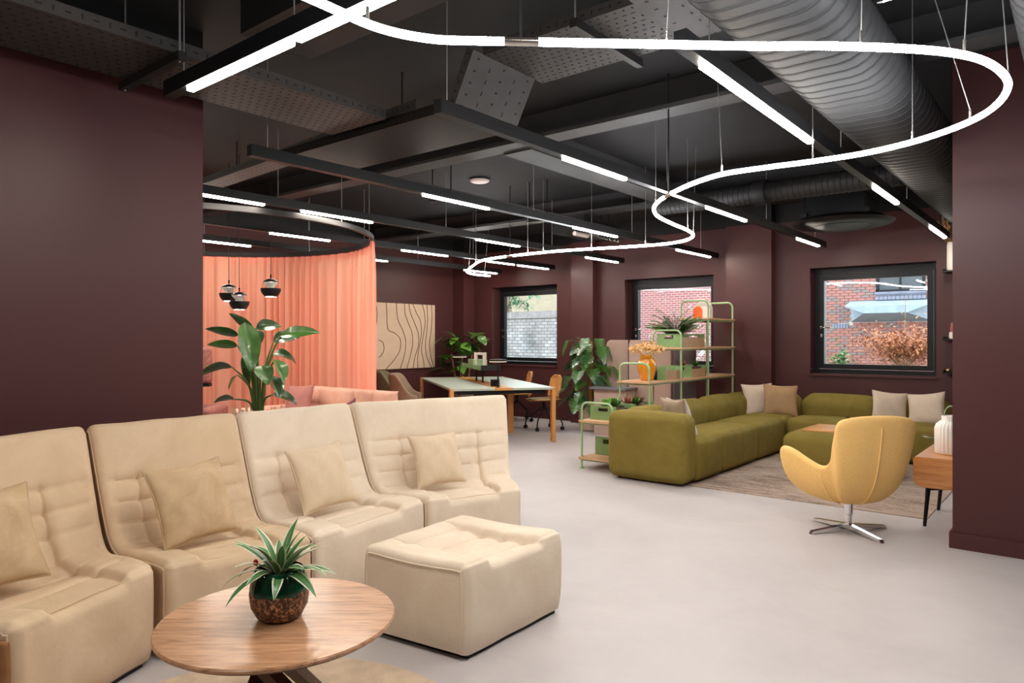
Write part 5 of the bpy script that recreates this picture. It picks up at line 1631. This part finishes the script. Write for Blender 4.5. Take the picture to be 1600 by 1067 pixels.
# ------------------------------------------------------------------ pink lounge inside the ring
ps = thing('pink_sofa', 'blush pink button-tufted sofa before the coral curtain', 'sofa', (-6.34, 4.45, 0))
b = MB()
BWid, BHt = 1.55, .36
rows = []
for i in range(25):
    v = i / 24
    row = []
    for j in range(151):
        u = j / 150
        gx = abs(((u * 5) % 1) - 0) ; gx = min(gx, 1 - gx) / 5 * BWid
        gz = abs(v - .45) * BHt
        d = -.026 * math.exp(-(gx / .022) ** 2) * (1 if .0 < u < 1 else 0) - .012 * math.exp(-(gz / .02) ** 2)
        e = min(u, 1 - u) * BWid; r = .05
        if e < r: d -= r - math.sqrt(r * r - (r - e) ** 2)
        ev = (1 - v) * BHt
        if ev < r: d -= r - math.sqrt(r * r - (r - ev) ** 2)
        row.append((-.76 + BWid * u, .32 + .05 * v - d, .49 + BHt * v))
    rows.append(row)
for r_ in (0,):
    back = [(-.76 + BWid * j / 150, .46, .49 + BHt - .02) for j in range(151)]
    low = [(-.76 + BWid * j / 150, .46, .10) for j in range(151)]
    rows += [back, low]
b.grid(rows)
c = 151
b.f.append(tuple(i * c for i in range(len(rows)))); b.f.append(tuple(i * c + 150 for i in range(len(rows) - 1, -1, -1)))
b.build('backrest', M['pink'], ps, weld=True, angle=70)
for k in range(2):
    MB().soft_box((-.37 + .77 * k, -.03, .42), (.74, .68, .16), .05, .02, 6).build('seat_cushion', M['pink'], ps, weld=True)
MB().soft_box((.015, .02, .22), (1.56, .80, .26), .04, .0, 5).build('base', M['pink'], ps, weld=True)
MB().soft_box((.80, .05, .42), (.13, .84, .66), .05, .01, 5).build('arm', M['pink'], ps, weld=True)
MB().soft_box((-.83, -.05, .38), (.14, .84, .50), .05, .01, 5).build('arm', M['pink'], ps, weld=True)
for x in (-.7, .7):
    for y in (-.3, .36):
        MB().tube([(x, y, 0), (x, y, .1)], [.014, .02], 8).build('foot', M['dark_walnut'], ps)
cushion('dusty rose cushion at the left end of the pink sofa', (-6.86, 4.56, .50), R(-82), R(16), R(3), .40, .13, 'rose', 'cushions on the pink sofa')
cushion('plum cushion low on the pink sofa, mostly hidden by the beige sofa back', (-5.90, 4.52, .47), R(-95), R(20), R(28), .30, .12, 'plum', 'cushions on the pink sofa')

ac_ = thing('lounge_armchair', 'speckled rose high-back armchair half hidden by the left wall corner', 'armchair', (-7.45, 3.545, 0), R(-45))
MB().soft_box((-.30, 0, 1.10), (.10, .46, .40), .04, .01, 6).build('headrest', M['rose_speckle'], ac_, weld=True)
MB().bx(-.35, -.25, -.22, .22, .87, .905).build('headrest_frame', M['black_metal'], ac_, smooth=False)
for y in (-.12, .12):
    MB().tube([(-.30, y, .56), (-.30, y, .90)], .011, 8).build('headrest_post', M['black_metal'], ac_)
MB().soft_box((-.29, 0, .49), (.13, .66, .34), .05, .015, 6).build('backrest', M['rose_speckle'], ac_, weld=True)
MB().soft_box((.05, 0, .36), (.60, .60, .18), .06, .02, 6).build('seat', M['rose_speckle'], ac_, weld=True)
for s_ in (-1, 1):
    MB().soft_box((.02, s_ * .36, .48), (.68, .11, .40), .05, .01, 5).build('arm', M['rose_speckle'], ac_, weld=True)
    for x in (-.28, .28):
        MB().tube([(x, s_ * .3, 0), (x, s_ * .3, .29)], [.012, .02], 8).build('leg', M['black_metal'], ac_)

def pendant(x, y, z, label):
    t = thing('pendant_lamp', label, 'lamp', (x, y, z), 0, 'black split-globe pendant lamps')
    r = .098
    def sph(a_, c_, n, k=1.0): return [(r * k * math.cos(R(q)), r * math.sin(R(q))) for q in [a_ + (c_ - a_) * i / n for i in range(n + 1)]]
    MB().lathe(sph(40, 88, 8) + [(.008, r + .012), (.008, r + .04), (0, r + .041)], 32).build('top_cap', M['black_metal'], t, angle=40)
    MB().lathe([(.035, .0), (.038, .02), (.066, .048), (.07, .06)], 28).build('inner_reflector', M['white_ceramic'], t)
    MB().lathe([(.0, .0), (.03, .0), (.034, .03), (.02, .06), (0, .065)], 16).build('bulb', M['pendant_glow'], t)
    MB().lathe(sph(-58, 0, 10) + [(r * .93, .0)] + [(q[0] * .93, q[1] * .95) for q in reversed(sph(-58, 0, 10))], 32).build('lower_bowl', M['black_metal'], t, angle=40)
    MB().lathe([(0, -r * .86), (.05, -r * .85)], 20).build('glow_disc', M['pendant_glow'], t)
    MB().tube([(0, 0, r + .04), (0, 0, CEIL - z)], .0035, 6).build('cord', M['black_metal'], t)
    for q in range(3):
        a = q * 2.094
        MB().tube([(.085 * math.cos(a), .085 * math.sin(a), -.005), (.07 * math.cos(a), .07 * math.sin(a), .066)], .002, 4).build('strut', M['black_metal'], t)
pendant(-7.02, 3.86, 1.875, 'split-globe pendant lamp, leftmost of the three and hung in the middle height')
pendant(-6.60, 3.74, 1.77, 'split-globe pendant lamp hung lowest of the three over the plant')
pendant(-6.29, 3.90, 1.895, 'split-globe pendant lamp hung apart at the right of the other two')

# bird of paradise plant in a tall planter of tapering staves
bp = thing('bird_of_paradise_plant', 'tall bird-of-paradise plant in a spiky pale planter behind the beige sofa', 'plant', (-6.2, 3.72, 0))
MB().lathe([(0, 0), (.16, 0), (.17, .02), (.19, .64), (.18, .66), (.17, .66), (.17, .60)], 24).build('planter_liner', M['pot_beige'], bp)
MB().lathe([(0, .61), (.17, .60)], 18).build('soil', M['soil'], bp)
rp = random.Random(14)
for k in range(30):
    a = k * 2 * PI / 30; h = .70 + rp.uniform(-.03, .045)
    r0, r1, r2 = .18, .205, .235 + rp.uniform(-.02, .03)
    MB().tube([(r0 * math.cos(a), r0 * math.sin(a), .0), (r1 * math.cos(a), r1 * math.sin(a), .5), (r2 * math.cos(a), r2 * math.sin(a), h)], [.018, .021, .012], 6).build('stave', M['petal'], bp)
rtx, rty = math.cos(YAW), math.sin(YAW)       # across the room, for spreading the leaves
def bop(sx, sz, L, W, az_off, pitch, roll, mat, droop, depth=0.0, kink=.5):
    """stalk from the pot to (sx across, sz up), then a broad leaf"""
    e = Vector((rtx * sx - rty * depth, rty * sx + rtx * depth, sz))
    b_ = Vector((e.x * .12, e.y * .12, .60))
    mdp = b_.lerp(e, .55) + Vector((-e.x * .22, -e.y * .22, .06))
    MB().tube(catmull([b_, mdp, e], 7), [.016 - .010 * i / 14 for i in range(15)], 7).build('stalk', M['stem'], bp)
    az = YAW - PI / 2 + az_off
    me = stem_leaf('leaf', M[mat], L, W, .35, droop, 12, 3)
    inst(me, 'leaf', bp, Matrix.Translation(e) @ Matrix.Rotation(az, 4, 'Z') @ Matrix.Rotation(pitch, 4, 'X') @ Matrix.Rotation(roll, 4, 'Y'))
bop(-.07, 1.48, .33, .10, R(172), R(28), R(72), 'leaf_dark', -.25, .05)
bop(-.05, 1.50, .24, .14, R(8), R(16), R(55), 'leaf_dark', .7, .05)
bop(-.03, 1.47, .20, .16, R(-60), R(-40), R(10), 'leaf_dark', .7, -.05)
bop(-.085, 1.55, .50, .22, R(-48), R(-62), R(-4), 'leaf', .35, -.15)
bop(-.20, 1.43, .32, .09, R(176), R(14), R(70), 'leaf_dark', .3, .0)
bop(-.17, 1.33, .28, .09, R(178), R(6), R(68), 'leaf', .4, -.1)
bop(.10, 1.36, .30, .15, R(15), R(30), R(55), 'leaf_dark', 1.1, .1)
bop(.20, 1.42, .38, .15, R(4), R(14), R(48), 'leaf', .45, .0)
bop(.10, 1.24, .26, .15, R(10), R(8), R(30), 'leaf_dark', 1.3, .1)
bop(.20, 1.20, .27, .17, R(-40), R(-38), R(-12), 'leaf', .5, -.15)
bop(.09, 1.14, .25, .17, R(-55), R(-30), R(10), 'leaf', .5, -.2)
bop(.14, 1.05, .30, .18, R(-40), R(-28), R(-10), 'leaf_dark', .6, -.15)
bop(-.24, 1.12, .36, .11, R(178), R(12), R(45), 'leaf_dark', 1.5, -.05)
bop(-.17, 1.05, .17, .11, R(-150), R(-50), R(0), 'leaf', .4, -.1)
bop(-.12, 1.30, .36, .17, R(-112), R(-78), R(8), 'leaf_dark', .3, .1)
bop(.16, .86, .26, .13, R(-5), R(6), R(30), 'leaf_dark', 1.2, -.1)
bop(-.20, .82, .20, .09, R(170), R(10), R(40), 'leaf_dark', .9, -.1)
